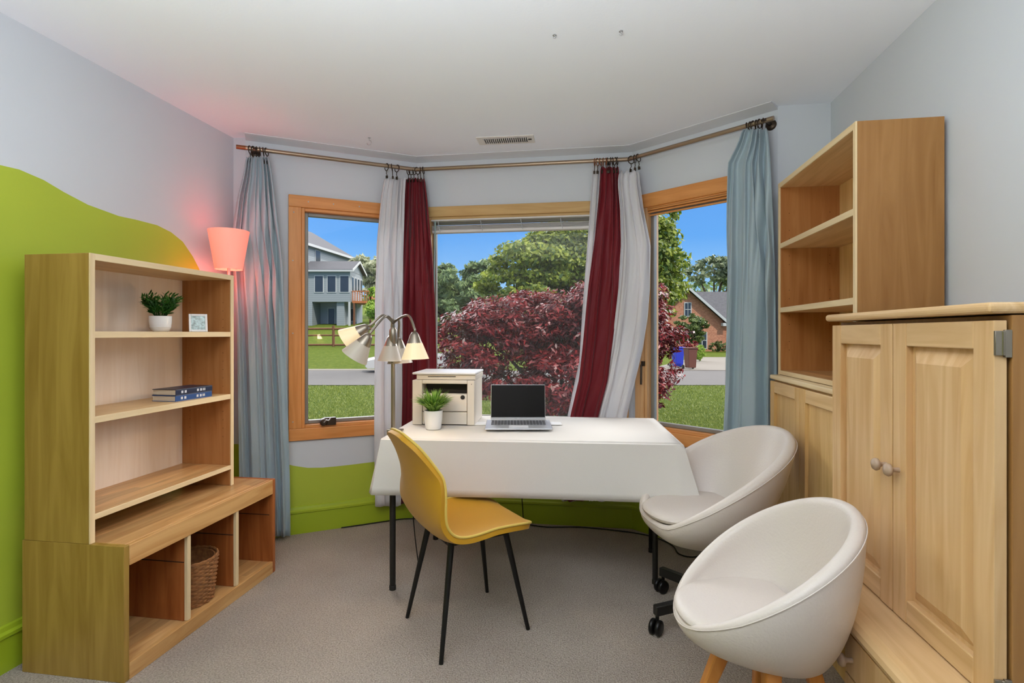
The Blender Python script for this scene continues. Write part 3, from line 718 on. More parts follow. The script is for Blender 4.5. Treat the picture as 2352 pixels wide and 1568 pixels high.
ped = boxo('drawer_pedestal', M['arm_side'], ax(.69), fx + .199, 0, .375, .02, .4455, ar)
for i, (z0, z1) in enumerate(((.33, .441), (.18, .325), (.03, .175))):
    d_ = boxo('drawer', M['arm_z'], ax(.677), ax(.6895), .004, .371, z0, z1, ar, .003); knob(d_, ax(.677), .325, z0 + .05, M['knob'])
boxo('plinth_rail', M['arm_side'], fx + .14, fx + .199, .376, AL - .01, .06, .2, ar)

# ------------------------------------------------------------------ desk: folding table, cloth
TZ = .745
tr = math.atan2(2.512 - 2.425, .398 + 1.015)
tab = thing('folding_table', 'folding table with dark metal legs, mostly hidden under the white cloth', 'table', (-1.010, 2.428, 0), tr)
TW, TD = 1.405, .745
boxo('tabletop', M['plastic_w'], .004, TW - .004, .004, TD - .004, TZ - .04, TZ - .002, tab, .006)
def tl(p):  # world -> table local
    d = Vector((p[0], p[1], 0)) - Vector((-1.010, 2.428, 0)); return Matrix.Rotation(-tr, 3, 'Z') @ d
for (wx, wy, r, m) in ((-.975, 2.484, .0145, 'darkleg'), (-.955, 3.13, .014, 'black'), (.298, 2.742, .014, 'darkleg'), (.318, 3.135, .013, 'black')):
    q = tl((wx, wy)); b = B().tube([(q[0], q[1], .012), (q[0], q[1], TZ - .041)], r, 14); b.lathe([(r + .002, 0), (r + .002, .02), (r, .022)], 14, 0, Matrix.Translation((q[0], q[1], 0)))
    b.build('leg', M[m], tab)
q0, q1 = tl((-.975, 2.484)), tl((-.955, 3.13)); r0, r1 = tl((.298, 2.742)), tl((.318, 3.135))
B().tube([(q0[0], q0[1], .56), (q1[0], q1[1], .56)], .009, 8).build('leg_brace', M['black'], tab); B().tube([(r0[0], r0[1], .56), (r1[0], r1[1], .56)], .009, 8).build('leg_brace', M['black'], tab)
# cloth: flat top, straight drop, flared corners
cl = B(); hang = .262
nx, ny = 60, 34
def edge_pt(side, u, d):
    """u 0..1 along the side, d metres down the drop"""
    fl = d / hang
    wav = .004 * math.sin(u * 9 + side) * fl + (.008 * math.sin(u * 14 + side * 2) * fl if side in (1, 3) else .0)
    if side == 0: x, y = u * TW, -.006 - .012 * fl - wav
    if side == 1: x, y = TW + .006 + .03 * fl + wav, u * TD
    if side == 2: x, y = (1 - u) * TW, TD + .004 + .01 * fl + wav * .5
    if side == 3: x, y = -.006 - .02 * fl - wav, (1 - u) * TD
    return Vector((x, y, TZ - d))
per = []
for s_, n_ in ((0, nx), (1, ny), (2, nx), (3, ny)):
    for i in range(n_): per.append((s_, i / n_))
rows = [[Vector((lerp(.002, TW - .002, (0 if s_ == 3 else 1 if s_ == 1 else (u if s_ == 0 else 1 - u))), lerp(.002, TD - .002, (0 if s_ == 0 else 1 if s_ == 2 else (u if s_ == 1 else 1 - u))), TZ)) for s_, u in per]]
for k_ in range(9):
    d = hang * (k_ / 8) ** 1.0 if k_ else .004
    row = []
    for s_, u in per:
        p = edge_pt(s_, u, d)
        # corner flare: cloth stands off and forms a cone near each corner
        c_ = min(u, 1 - u); ln = TW if s_ in (0, 2) else TD; dist = c_ * ln
        w = math.exp(-(dist / .07) ** 2) * (d / hang)
        cx_, cy_ = (TW if (s_ == 0 and u > .5) or (s_ == 1 and u < .5) or (s_ == 1 and u > .5) or (s_ == 2 and u < .5) else 0), (TD if (s_ == 1 and u > .5) or (s_ == 2) or (s_ == 3 and u < .5) else 0)
        out = Vector((1 if cx_ > .1 else -1, 1 if cy_ > .1 else -1, 0)).normalized()
        if s_ == 2 or (s_ == 1 and u > .5) or (s_ == 3 and u < .5): w *= .2
        p = p + out * (.045 * w); p.z += .006 * w
        row.append(p)
    rows.append(row)
cl.grid(rows, closed=True)
# top sheet with faint creases
tx, ty = 34, 18
top = [[Vector((lerp(.002, TW - .002, i / tx), lerp(.002, TD - .002, j / ty), TZ + (.0012 * math.sin(i * 1.7 + j * .9) * math.sin(j * 2.1) if 0 < i < tx and 0 < j < ty else 0))) for i in range(tx + 1)] for j in range(ty + 1)]
cl.grid(top)
tc_ = cl.build('tablecloth', M['cloth'], None, solid=.002); tc_.location = (-1.010, 2.428, 0); tc_.rotation_euler = (0, 0, tr)
tag(tc_, 'white cloth draped over the folding table in the bay', 'tablecloth')
TS = TZ + .003

# printer
pr_ = thing('printer', 'white multifunction laser printer on the left end of the desk', 'printer', (-.991, 2.812, TS), math.radians(4))
PW, PD, PH = .345, .30, .245
b = B(); b.box(0, .055, 0, PD, 0, PH).box(PW - .04, PW, 0, PD, 0, PH).box(.055, PW - .04, .02, PD, 0, .17).box(.055, PW - .04, .1, PD, .17, PH - .02).box(.055, PW - .04, 0, PD, PH - .02, PH)
b.build('body', M['plastic_g'], pr_, .004)
boxo('front_cover', M['plastic_g'], .057, PW - .042, .004, .0195, .075, .168, pr_, .003)
boxo('paper_tray', M['plastic_g'], .057, PW - .042, .002, .0195, .004, .071, pr_, .003)
B().box(.056, PW - .041, .03, .0995, .1705, .1725).box(.056, PW - .041, .097, .0995, .1725, PH - .021).build('slot_shade_lining', M['dark'], pr_)  # dark lining that paints in the shade inside the paper slot
s_ = boxo('scanner_unit', M['plastic_g'], .02, PW + .006, .012, PD, PH + .001, PH + .03, pr_, .005)
boxo('scanner_handle', M['dark'], .085, .24, .0105, .0118, PH + .017, PH + .021, s_, 0)
boxo('lid', M['plastic_w'], .0, PW + .008, -.004, PD + .004, PH + .0305, PH + .042, pr_, .005)
B().lathe([(.012, 0), (.012, .003), (.006, .0035)], 20, 0, Matrix.Translation((PW - .065, .004, .152)) @ Matrix.Rotation(pi / 2, 4, 'X')).build('badge', M['darkleg'], pr_)
boxo('status_panel', M['nickel'], .15, .182, .0025, .0039, .137, .155, pr_, 0)
boxo('power_light', M['dark'], PW - .018, PW - .014, -.0005, .0003, .222, .226, pr_, 0)

# plants
def blades(nb, h, spread, w, m, seed, curve=.6, base_r=.02, wide=1.):
    rnd = random.Random(seed); b = B()
    for i in range(nb):
        a = rnd.uniform(0, 2 * pi); tilt = spread * math.sqrt(rnd.random()); L = h * rnd.uniform(.6, 1.05)
        d = Vector((math.cos(a), math.sin(a), 0)); sd = Vector((-d.y, d.x, 0))
        if rnd.random() < .5: sd = (sd + Vector((0, 0, rnd.uniform(-.5, .5)))).normalized()
        p = d * base_r * rnd.random(); rows = []; ang = tilt * .5
        for k in range(6):
            t = k / 5; ww = w * wide * (math.sin(pi * (.12 + .88 * t)) ** .8) * (.3 if k == 5 else 1)
            rows.append((p - sd * ww / 2, p + sd * ww / 2))
            ang = tilt * (.5 + curve * t); p = p + (d * math.sin(ang) + Vector((0, 0, math.cos(ang)))) * L / 5
        b.grid([list(r) for r in rows])
    return b
pl1 = thing('potted_plant', 'grassy artificial plant in a white pot in front of the printer', 'plant', (-.838, 2.706, TS))
B().lathe([(.038, 0), (.041, .004), (.047, .05), (.0485, .098), (.045, .0985), (.044, .088), (0, .088)], 36).build('pot', M['ceramic'], pl1)
f_ = blades(520, .135, 1.35, .007, None, 3, .8).build('foliage', M['grassleaf'], pl1, fix=False); f_.location.z = .085
B().lathe([(.044, .088), (.043, .091), (0, .092)], 20).build('soil', M['soil'], pl1)
pl2 = thing('potted_plant', 'dark green leafy plant in a rounded white pot on the bookcase shelf', 'plant', (-1.93, 2.128, 1.2565)); pl2.scale = (.80, .80, .80)
B().lathe([(.034, 0), (.04, .003), (.05, .022), (.055, .05), (.0555, .088), (.052, .0885), (.051, .08), (0, .08)], 36).tube([(.0525 * math.cos(2 * pi * k / 40), .0525 * math.sin(2 * pi * k / 40), .026) for k in range(40)], .0015, 6, closed=True).build('pot', M['ceramic'], pl2)
rnd = random.Random(11); b = B()
for i in range(64):
    a = rnd.uniform(0, 2 * pi); tilt = .66 * math.sqrt(rnd.random()); L = .125 * rnd.uniform(.75, 1.1)
    d = Vector((math.cos(a) * math.sin(tilt), math.sin(a) * math.sin(tilt), math.cos(tilt)))
    o0 = Vector((.02 * math.cos(a), .02 * math.sin(a), 0)); b.tube([o0, o0 + d * L * .95], [.0022, .0012], 5)
    for k in range(11):
        p = o0 + d * L * (.25 + .75 * k / 10); aa = k * 2.4; s1 = d.orthogonal().normalized(); s2 = d.cross(s1)
        q = (s1 * math.cos(aa) + s2 * math.sin(aa)) * .7 + d * .6; q.normalize(); sd = q.cross(d).normalized()
        l = .034; b.add([p - sd * .002, p + q * l * .5 - sd * .0055, p + q * l, p + q * l * .5 + sd * .0055, p + sd * .002], [(0, 1, 2, 3, 4)])
f_ = b.build('foliage', M['succulent'], pl2, fix=False); f_.location.z = .078
B().lathe([(.051, .08), (.05, .083), (0, .084)], 20).build('soil', M['soil'], pl2)

# photo frame on shelf
fr_ = thing('photo_frame', 'small white framed photo leaning on its stand on the bookcase shelf', 'photo frame', (-1.868, 2.285, 1.2565), math.radians(46)); fr_.scale = (.70, .70, .70)
tilt = Matrix.Rotation(math.radians(-14), 4, 'X')
b = B()
for (x0, x1, z0, z1) in ((-.055, -.042, 0, .125), (.042, .055, 0, .125), (-.042, .042, 0, .014), (-.042, .042, .111, .125)): b.box(x0, x1, -.006, .006, z0, z1, 0, tilt)
b.build('frame', M['plastic_w'], fr_, .002)
B().box(-.043, .043, -.003, .003, .013, .112, 0, tilt).build('picture', M['photo'], fr_)
b = B().lathe([(.026, 0), (.026, .003)], 20, 0, Matrix.Translation((0, .05, .032)) @ Matrix.Rotation(math.radians(60), 4, 'X')); b.box(-.012, .012, .012, .014, .06, .1, 0, tilt)
b.build('stand', M['dark'], fr_)

# books
def book(name, z, h, m, label, rz, dx=0):
    t = thing(name, label, 'book', (-1.96 + dx, 2.112, z), rz)
    w, l = .125, .215
    b = B().box(0, w, 0, l, 0, .0025).box(0, w, 0, l, h - .0025, h).box(w - .0025, w, 0, l, .0025, h - .0025); b.build('cover', m, t, .001)
    boxo('pages', M['pages'], .003, w - .003, .003, l - .003, .0027, h - .0027, t, 0)
    b = B()
    for y0, y1, a in ((.03, .06, .35), (.12, .15, .6), (.155, .17, .3)):
        b.box(w + .0001, w + .0006, y0, y0 + .011, h * .3, h * .72); b.box(w + .0001, w + .0006, y1 - .011, y1, h * .3, h * .72)
    b.build('spine_mark', M['mark'], t)
book('book', .9455, .027, M['book2'], 'blue spined book, lower of the two on the bookcase shelf', math.radians(-3))
book('book', .9727, .027, M['book'], 'dark navy book, upper of the two on the bookcase shelf', math.radians(-3), .002)

# basket
bk = thing('wicker_basket', 'tall round brown wicker basket in the middle bench cubby', 'basket', (-1.79, 2.128, .0585))
R0, R1, HB = .095, .113, .19
b = B()
for i in range(22):
    z = .006 + i * (HB - .012) / 21; R = lerp(R0, R1, i / 21)
    pts = []
    for k in range(60):
        a = 2 * pi * k / 60; rr = R + .0035 * math.cos(15 * a + i * pi); pts.append((rr * math.cos(a), rr * math.sin(a), z + .001 * math.sin(3 * a + i)))
    b.tube(pts, .0056, 6, closed=True)
b.lathe([(R0 - .006, .004), (R1 - .007, HB), (R1 - .012, HB), (R0 - .012, .01), (0, .01)], 36)
b.build('woven_body', M['basket'], bk)
b = B()
for ph in (0, pi): b.tube([((R1 + .002) * math.cos(2 * pi * k / 48), (R1 + .002) * math.sin(2 * pi * k / 48), HB + .004 + .003 * math.sin(12 * pi * k / 24 + ph)) for k in range(48)], .0055, 6, closed=True)
b.build('rim', M['basket'], bk)

# laptop
lp = thing('laptop', 'silver laptop with black screen, open on the white desk', 'laptop', (-.383, 2.695, TS), math.radians(9))
LW, LD = .348, .245
b = B(); b.prism([(-LW / 2, 0, .004), (-LW / 2, 0, .012), (-LW / 2, LD, .018), (-LW / 2, LD, .004)], (LW, 0, 0)); lb = b.build('base', M['silver'], lp, .003)
sl = Matrix.Rotation(math.atan2(.006, LD), 4, 'X')
b = B()
for r in range(6):
    for c in range(17):
        x = -.145 + c * .0172; y = .10 + r * .0195; b.box(x, x + .0142, y, y + .016, .0120, .0138, 0, sl)
b.build('keyboard', M['key'], lp)
B().box(-.05, .05, .018, .085, .0119, .0126, 0, sl).build('touchpad', M['mark'], lp)
hx = Matrix.Translation((0, LD - .006, .02)) @ Matrix.Rotation(math.radians(-10), 4, 'X')
ld = B().box(-.152, .152, 0, .007, 0, .193, 0, hx).build('lid', M['silver'], lp, .003)
B().box(-.149, .149, -.0008, -.0001, .012, .19, 0, hx).build('screen', M['screen'], ld)
B().box(-.006, .006, -.0016, -.0009, .004, .008, 0, hx).build('logo_mark', M['mark'], ld)
b = B().box(-.26, .24, .19, .28, 0, .0035); o = b.build('desk_pad', M['plastic_w'], None, .003)
o.location = (-.383, 2.695, TS); o.rotation_euler = (0, 0, math.radians(9)); tag(o, 'pale flat pad lying under the back of the laptop', 'desk pad')
lp.location.z = TS + .0036

# ------------------------------------------------------------------ gooseneck floor lamp
gl_ = thing('desk_lamp', 'gooseneck lamp with several cone shades clamped to the left desk edge', 'lamp', (-1.028, 2.625, TS))
B().box(-.02, .05, -.022, .022, .0002, .008).box(-.026, -.018, -.022, .022, -.07, .008).box(-.026, .03, -.02, .02, -.07, -.062).build('clamp', M['nickel'], gl_, .002)
PT = 1.235 - TS
B().tube([(0, 0, .004), (0, 0, PT)], .0105, 14).lathe([(.013, PT - .05), (.02, PT - .03), (.02, PT + .03), (.012, PT + .045)], 18).build('pole', M['nickel'], gl_)
def cone(parent, tip, d, m, lit, L=.118, r0=.021, r1=.066):
    d = Vector(d).normalized(); xf = Matrix.Translation(tip) @ d.to_track_quat('Z', 'Y').to_matrix().to_4x4()
    b = B().lathe([(.012, -.012), (r0, 0), (lerp(r0, r1, .36), L * .36)], 24, 0, xf)
    soc = b.build('socket_cup', M['nickel'], parent)
    b = B().lathe([(lerp(r0, r1, .34), L * .34), (r1, L), (r1 - .0025, L), (lerp(r0, r1, .34) - .0025, L * .34)], 28, 0, xf, close=True)
    b.build('lamp_shade', m, parent)
    if lit:
        B().lathe([(0, L * .42), (.015, L * .48), (.02, L * .62), (.014, L * .76), (0, L * .82)], 16, 0, xf).build('bulb', plain('lit_bulb', (255, 240, 210), .4, emit=(255, 225, 170), estr=6), parent)
        lo = Vector(gl_.location) + Vector(tip) + d * L * .86
        lamp('reading_light', 'POINT', lo, lit, (1, .78, .5), .02)
Z0 = Vector((0, 0, PT + .035))
def cam_off(px, py, D):                                      # offset from lamp foot of a point seen at px, py
    return at_depth(px, py, D) - Vector(gl_.location)
heads = [((842, 752), (815, 770), 2.62, 'shade_lit', 2.0), ((846, 772), (824, 805), 2.5, 'shade_dim', 0), ((952, 768), (953, 800), 2.56, 'shade_lit', 2.0), ((898, 776), (897, 815), 2.76, 'shade_dim', 0), ((916, 782), (918, 820), 2.80, 'shade_dim', 0)]
peak = [(880, 724, 2.66), (886, 726, 2.58), (936, 724, 2.62), (902, 733, 2.74), (916, 735, 2.77)]
for (t0, t1, D, m, lit), pk in zip(heads, peak):
    p0 = cam_off(*t0, D); p1 = cam_off(*t1, D); d = (p1 - p0)
    arm = B().tube(catmull([Z0 - Vector((0, 0, .03)), Z0 + Vector((0, 0, .03)), cam_off(*pk), p0 - d.normalized() * .03, p0 - d.normalized() * .008], 8), .0062, 10).build('gooseneck', M['nickel'], gl_)
    cone(arm, p0, d, M[m], lit)

# pink lit lamp in the corner
rl = thing('floor_lamp', 'pole lamp with glowing pink cone shade in the left corner', 'lamp', (-1.989, 2.66, 0))
B().lathe([(.075, 0), (.075, .012), (.06, .02), (.012, .028), (0, .03)], 30).build('base', M['silver'], rl)
B().tube([(0, 0, .02), (0, 0, 1.61)], .008, 12).build('pole', M['silver'], rl)
b = B().lathe([(.069, 1.60), (.104, 1.812), (.102, 1.812), (.067, 1.602)], 36, 0, None, close=True); sh = b.build('lamp_shade', M['shade_pink'], rl)
B().tube([(-.068, 0, 1.61), (0, 0, 1.615), (.068, 0, 1.61)], .0025, 6).tube([(0, -.068, 1.61), (0, 0, 1.615), (0, .068, 1.61)], .0025, 6).build('shade_spider', M['silver'], rl)
lamp('pink_bulb', 'POINT', (-1.989, 2.66, 1.86), .4, (1, .13, .09), .05)
lamp('pink_bulb_low', 'POINT', (-1.989, 2.66, 1.56), 2.4, (1, .13, .09), .04)

# ------------------------------------------------------------------ mustard chair
ch = thing('side_chair', 'mustard yellow shell chair with black tapered legs at the desk', 'chair', (-.545, 2.235, 0), math.radians(39))
prof = [(.226, .438, .10), (.222, .448, .15), (.205, .456, .190), (.16, .461, .216), (.08, .455, .226), (-.02, .442, .230), (-.10, .438, .233), (-.155, .452, .235), (-.192, .492, .234), (-.212, .55, .230), (-.226, .62, .221), (-.24, .69, .206), (-.258, .755, .180), (-.278, .808, .156), (-.293, .838, .122), (-.301, .853, .082), (-.304, .859, .03)]
pts = catmull([(x, w, z) for x, z, w in prof], 4); rows = []
for p in pts:
    x, w, z = p; back = max(0, min(1, (z - .435) / .28)); back = back * back * (3 - 2 * back); top = max(0, min(1, (z - .70) / .15))
    row = []
    for k in range(17):
        t = -1 + 2 * k / 16
        cur = abs(t) ** 2.6
        fr2 = max(0, min(1, (.22 - x) / .2)); row.append(Vector((x + .05 * back * cur * (1 - top), t * w, z + .032 * cur * (1 - back) * fr2)))
    rows.append(row)
b = B(); b.grid(rows)
sh_ = b.build('seat_shell', M['mustard'], ch, solid=.024); q = sh_.modifiers.new('bevel', 'BEVEL'); q.width = .009; q.segments = 3; q.limit_method = 'ANGLE'; q.angle_limit = math.radians(50)
sh_.modifiers['solid'].offset = -1
outl = [r[0] for r in rows] + rows[-1][1:-1] + [r[-1] for r in rows[::-1]] + rows[0][-2:0:-1]
B().tube(outl, .0055, 8, closed=True).build('piping', M['mustardtrim'], sh_)
legs = [(-.815, 2.247), (-.574, 1.950), (-.514, 2.529), (-.278, 2.236)]
for wx, wy in legs:
    d = Vector((wx + .545, wy - 2.235, 0)); d = Matrix.Rotation(-math.radians(39), 3, 'Z') @ d
    b = B(); tp = Vector((d.x * .62, d.y * .62, .425)); b.tube([d, tp], [.0085, .0135], 14); b.build('leg', M['black'], ch)
b = B().box(-.14, .13, -.135, -.105, .405, .428).box(-.14, .13, .105, .135, .405, .428).box(-.14, -.11, -.105, .105, .405, .428).box(.10, .13, -.105, .105, .405, .428)
b.build('seat_frame', M['black'], ch, .003)

# ------------------------------------------------------------------ tub chairs
def tub_shell(R, zlip, zback, zbot, rb, seat, open_half, thick=.045, lean=.03, ex=1.05, fdip=.05, shrink=.04, boff=0.):
    """round shell whose rim tilts from the lip at the front (local +x) to the back"""
    n = 72; rows = []
    for k in range(n):
        th = 2 * pi * k / n
        c = math.cos(th); s = math.sin(th)
        f = (1 - c) / 2                                     # 0 front, 1 back
        zr = zlip + (zback - zlip) * f ** ex
        front = max(0, 1 - (abs((th + pi) % (2 * pi) - pi) / open_half)) ; dip = 0
        k_ = .02; m_ = seat - fdip; zr = .5 * (zr + m_ + math.sqrt((zr - m_) ** 2 + k_ * k_))
        e = Vector((c, s, 0)); cen = Vector((-lean * f, 0, 0))
        Rr = R * (1 + .03 * f) * (1 - shrink * min(1, front * 1.2))
        tk = thick * (.55 + .45 * min(1, f * 4))
        pr = []
        # outside: from bottom centre up to the rim
        for r_, z_ in ((.0, zbot), (rb * .7, zbot), (rb, zbot + .008)): pr.append(e * r_ + Vector((boff, 0, z_)))
        p0 = Vector(e * rb + Vector((boff, 0, zbot + .008))); p2 = cen + e * Rr + Vector((0, 0, zr - tk * .5)); p1 = e * (Rr * .98) + Vector((0, 0, lerp(zbot, zr, .34)))
        for i in range(1, 9):
            t = i / 8; pr.append(p0 * (1 - t) ** 2 + p1 * 2 * t * (1 - t) + p2 * t * t)
        # rolled rim
        for a in (35, 75, 115, 155):
            a = math.radians(a); pr.append(cen + e * (Rr - tk / 2 + tk / 2 * math.cos(a)) + Vector((0, 0, zr - tk * .5 + tk * .5 * math.sin(a))))
        q0 = cen + e * (Rr - tk) + Vector((0, 0, zr - tk * .6)); q2 = e * (R * .54) + Vector((0, 0, seat - .05)); q1 = e * ((R - tk) * .99) + Vector((0, 0, lerp(seat, zr, .25)))
        if q0.z < seat - .03: q1.z = min(q1.z, q0.z - .005); q2.z = min(q2.z, q0.z - .012)
        for i in range(1, 8):
            t = i / 7; pr.append(q0 * (1 - t) ** 2 + q1 * 2 * t * (1 - t) + q2 * t * t)
        pr.append(Vector((0, 0, seat - .055)))
        rows.append(pr)
    b = B(); m = len(rows[0])
    g = [[rows[k][i] for k in range(n)] for i in range(m)]
    b.grid(g, closed=True)
    seam = [rows[k][11] * 1 + Vector((0, 0, 0)) for k in range(n)]
    return b, rows
def cushion(R, z, th, open_half, back_cut):
    """seat pad that reaches out over the lip in front and is cut flat behind"""
    n = 64; rings_ = []
    def out(k, sc, zz):
        a = 2 * pi * k / n; c, s = math.cos(a), math.sin(a); r = R * sc
        f = max(0, 1 - abs((a + pi) % (2 * pi) - pi) / (open_half * 1.15))
        r *= 1 + .19 * min(1, f * 1.6)
        x = max(r * c, -back_cut + .02 * abs(s)); return Vector((x, r * s, zz + .006 * (1 - sc) ))
    for sc, zz in ((.0, z), (.5, z), (.87, z - .002), (.96, z - .008), (1.0, z - .022), (.97, z - .036), (.80, z - th), (.0, z - th)):
        rings_.append([out(k, sc, zz) for k in range(n)])
    b = B(); b.grid(rings_, closed=True); return b
# near chair with wooden legs
tc1 = thing('tub_chair', 'off white tub chair with wooden legs, nearest the camera', 'chair', (.468, 1.597, 0), math.radians(183))
b, _r = tub_shell(.24, .437, .779, .335, .105, .462, .85, .042, 0., .80, .022, .0, -.055); b.build('shell', M['leather'], tc1, subd=1)
B().tube([r[10] + (r[10] - r[9]).normalized() * .001 for r in _r], .0016, 6, closed=True).build('seam', M['leather'], tc1)
cushion(.204, .486, .055, .85, .10).build('seat_cushion', M['leather'], tc1, subd=1)
for k in range(4):
    an_ = math.radians(-14 + 90 * k); e_ = Vector((math.cos(an_), math.sin(an_), 0))
    b = B(); a0 = e_ * .105 + Vector((-.012, 0, .358 + .012 * e_.x)); a1 = e_ * .225
    b.tube([a1, a0], [.018, .030], 4); o = b.build('leg', M['beech'], tc1, .006)
    for p in o.data.polygons: p.use_smooth = False
# far chair on castors
tc2 = thing('tub_chair', 'off white swivel tub chair on castors behind the nearer one', 'chair', (.466, 2.380, 0), math.radians(199))
b, _r = tub_shell(.29, .40, .842, .36, .14, .50, .80, .05, .07, .62, .022, .11); b.build('shell', M['leather'], tc2, subd=1)
B().tube([r[10] + (r[10] - r[9]).normalized() * .001 for r in _r], .0016, 6, closed=True).build('seam', M['leather'], tc2)
cushion(.226, .522, .06, .80, .15).build('seat_cushion', M['leather'], tc2, subd=1)
sc_ = Matrix.Rotation(-math.radians(199), 3, 'Z') @ Vector((.548 - .466, 2.425 - 2.380, 0)); sc4 = Matrix.Translation(sc_)
B().tube([sc_ + Vector((0, 0, .10)), sc_ * .3 + Vector((0, 0, .365))], .025, 16).build('gas_lift', M['black'], tc2)
b = B().lathe([(.04, .085), (.045, .10), (.045, .13), (.03, .14)], 20, 0, sc4)
a_first = math.atan2(2.285 - 2.425, .254 - .548) - math.radians(199)
CR = .322
for i in range(5):
    xf = sc4 @ Matrix.Rotation(a_first + i * 2 * pi / 5, 4, 'Z')
    b.prism([xf @ Vector(v) for v in ((.03, -.016, .095), (CR + .012, -.014, .078), (CR + .012, -.014, .118), (.03, -.016, .135))], xf.to_3x3() @ Vector((0, .03, 0)))
star = b.build('star_base', M['darkleg'], tc2, .003)
for i in range(5):
    a = a_first + i * 2 * pi / 5; xf = sc4 @ Matrix.Translation((CR * math.cos(a), CR * math.sin(a), 0)) @ Matrix.Rotation(a + (.6 if i == 0 else 1.5), 4, 'Z')
    b = B()
    for yy in (-.024, .004):
        b.lathe([(.0, 0), (.024, 0), (.030, .003), (.032, .009), (.030, .017), (.024, .020), (0, .020)], 20, 0, xf @ Matrix.Translation((.012, yy, .032)) @ Matrix.Rotation(-pi / 2, 4, 'X'))
    b.tube([xf @ Vector((0, 0, .04)), xf @ Vector((0, 0, .09))], .008, 8); b.build('castor', M['black'], tc2)

# ------------------------------------------------------------------ cords on the carpet
def cord(pts, label, r=.0035):
    o = B().tube(catmull(pts, 6), r, 8).build('power_cord', M['black']); tag(o, label, 'cord')
n_l = FL.n
cord([FL.w(.55, .03, .006), FL.w(.75, .028, .006), FL.w(.95, .03, .006), (-1.12, 3.44, .006), (-1.0, 3.445, .006), (-.6, 3.455, .006)], 'black cord along the left bay baseboard behind the desk leg')
cord([(-.45, 3.45, .006), (-.3, 3.42, .006), (-.1, 3.45, .006), (.1, 3.43, .006), (.25, 3.40, .006), FR.w(.2, .045, .006), FR.w(.33, .08, .006), FR.w(.42, .16, .006), FR.w(.5, .13, .006), FR.w(.56, .04, .03)], 'black cord along the middle baseboard looping below the swivel chair')
cord([(-.62, 3.20, .70), (-.50, 3.42, .5), (-.47, 3.44, .2), (-.46, 3.455, .006)], 'thin black cord hanging from the desk to the baseboard', .003)
cord([(-.96, 2.80, .70), (-.975, 2.78, .3), (-.93, 2.74, .006)], 'thin black cord hanging under the left end of the desk', .003)

# ================================================================== outdoors
GZ = -.8
def terrain_z(x, y):
    if y < 8: return GZ
    # camera-frame coordinates
    lat = x * RT[0] + y * RT[1]; dep = x * FW[0] + y * FW[1]
    left = max(0, min(1, (-lat - .06 * dep) / (.12 * dep + 1))); left = left * left * (3 - 2 * left)
    return GZ + left * max(0, dep - 30.5) * .098 + (.25 * (dep - 31) / 20 if 31 < dep < 51 else .25 if dep >= 51 else 0) * (1 - left)
rows = []
for j in range(61):
    D = 3.75 + (j / 60) ** 2 * 150; row = []
    for i in range(61):
        lat = lerp(-.75, .75, i / 60) * (D + 6); p = Vector((RT[0] * lat + FW[0] * D, RT[1] * lat + FW[1] * D, 0)); p.z = terrain_z(p.x, p.y); row.append(p)
    rows.append(row)
o = B().grid(rows).build('lawn', M['grass'], fix=False); tag(o, 'sunlit green lawn sloping from the house to the street and beyond', 'lawn', None, 'structure')
def strip(D0, D1, dz, l0, l1, l2, l3):
    """patch between depths D0..D1; lateral range l0..l1 at D0, l2..l3 at D1"""
    rows = []
    for j in range(9):
        D = lerp(D0, D1, j / 8); row = []
        for i in range(25):
            lat = lerp(lerp(l0, l2, j / 8), lerp(l1, l3, j / 8), i / 24); p = Vector((RT[0] * lat + FW[0] * D, RT[1] * lat + FW[1] * D, 0)); p.z = terrain_z(p.x, p.y) + dz; row.append(p)
        rows.append(row)
    return B().grid(rows)
o = strip(20.9, 29.0, .02, -24, 24, -30, 30).build('street', M['asphalt'], fix=False); tag(o, 'pale grey street running past the house beyond the lawn', 'street', None, 'structure')
o = strip(29.0, 30.6, .03, -30, -1, -31, -1).build('kerb', M['concrete'], fix=False); tag(o, 'pale concrete gutter on the far side of the street', 'kerb', None, 'structure')
o = strip(29.0, 42.0, .035, 7, 16, 14.5, 22).build('driveway', M['concrete'], fix=False); tag(o, 'pale driveway leading to the brick house', 'driveway', None, 'structure')

import numpy as np
rg_ = np.random.default_rng(4); ng = 60000
D_ = 8.5 + 12.3 * rg_.random(ng) ** .8; la_ = rg_.uniform(-.62, .62, ng) * D_
gx = RT[0] * la_ + FW[0] * D_; gy = RT[1] * la_ + FW[1] * D_; h_ = rg_.uniform(.03, .085, ng); an = rg_.uniform(0, 2 * pi, ng); w_ = .0035 + .0009 * D_ * .6
lx = rg_.normal(size=ng) * .035; ly = rg_.normal(size=ng) * .035; g0 = np.full(ng, GZ - .01)
v_ = np.stack([np.stack([gx - np.cos(an) * w_, gy - np.sin(an) * w_, g0], 1), np.stack([gx + np.cos(an) * w_, gy + np.sin(an) * w_, g0], 1), np.stack([gx + lx, gy + ly, g0 + h_], 1)], 1).reshape(-1, 3)
me = bpy.data.meshes.new('grass_blades'); me.vertices.add(ng * 3); me.vertices.foreach_set('co', v_.astype(np.float32).ravel()); me.loops.add(ng * 3); me.loops.foreach_set('vertex_index', np.arange(ng * 3, dtype=np.int32))
me.polygons.add(ng); me.polygons.foreach_set('loop_start', np.arange(0, ng * 3, 3, dtype=np.int32)); me.update(calc_edges=True); me.materials.append(leaf_mat('grass_blade', (70, 96, 30), (150, 160, 80), .3))
o = bpy.data.objects.new('grass_blades', me); COL.objects.link(o); tag(o, 'short sunlit grass blades on the near lawn below the windows', 'grass', None, 'stuff')
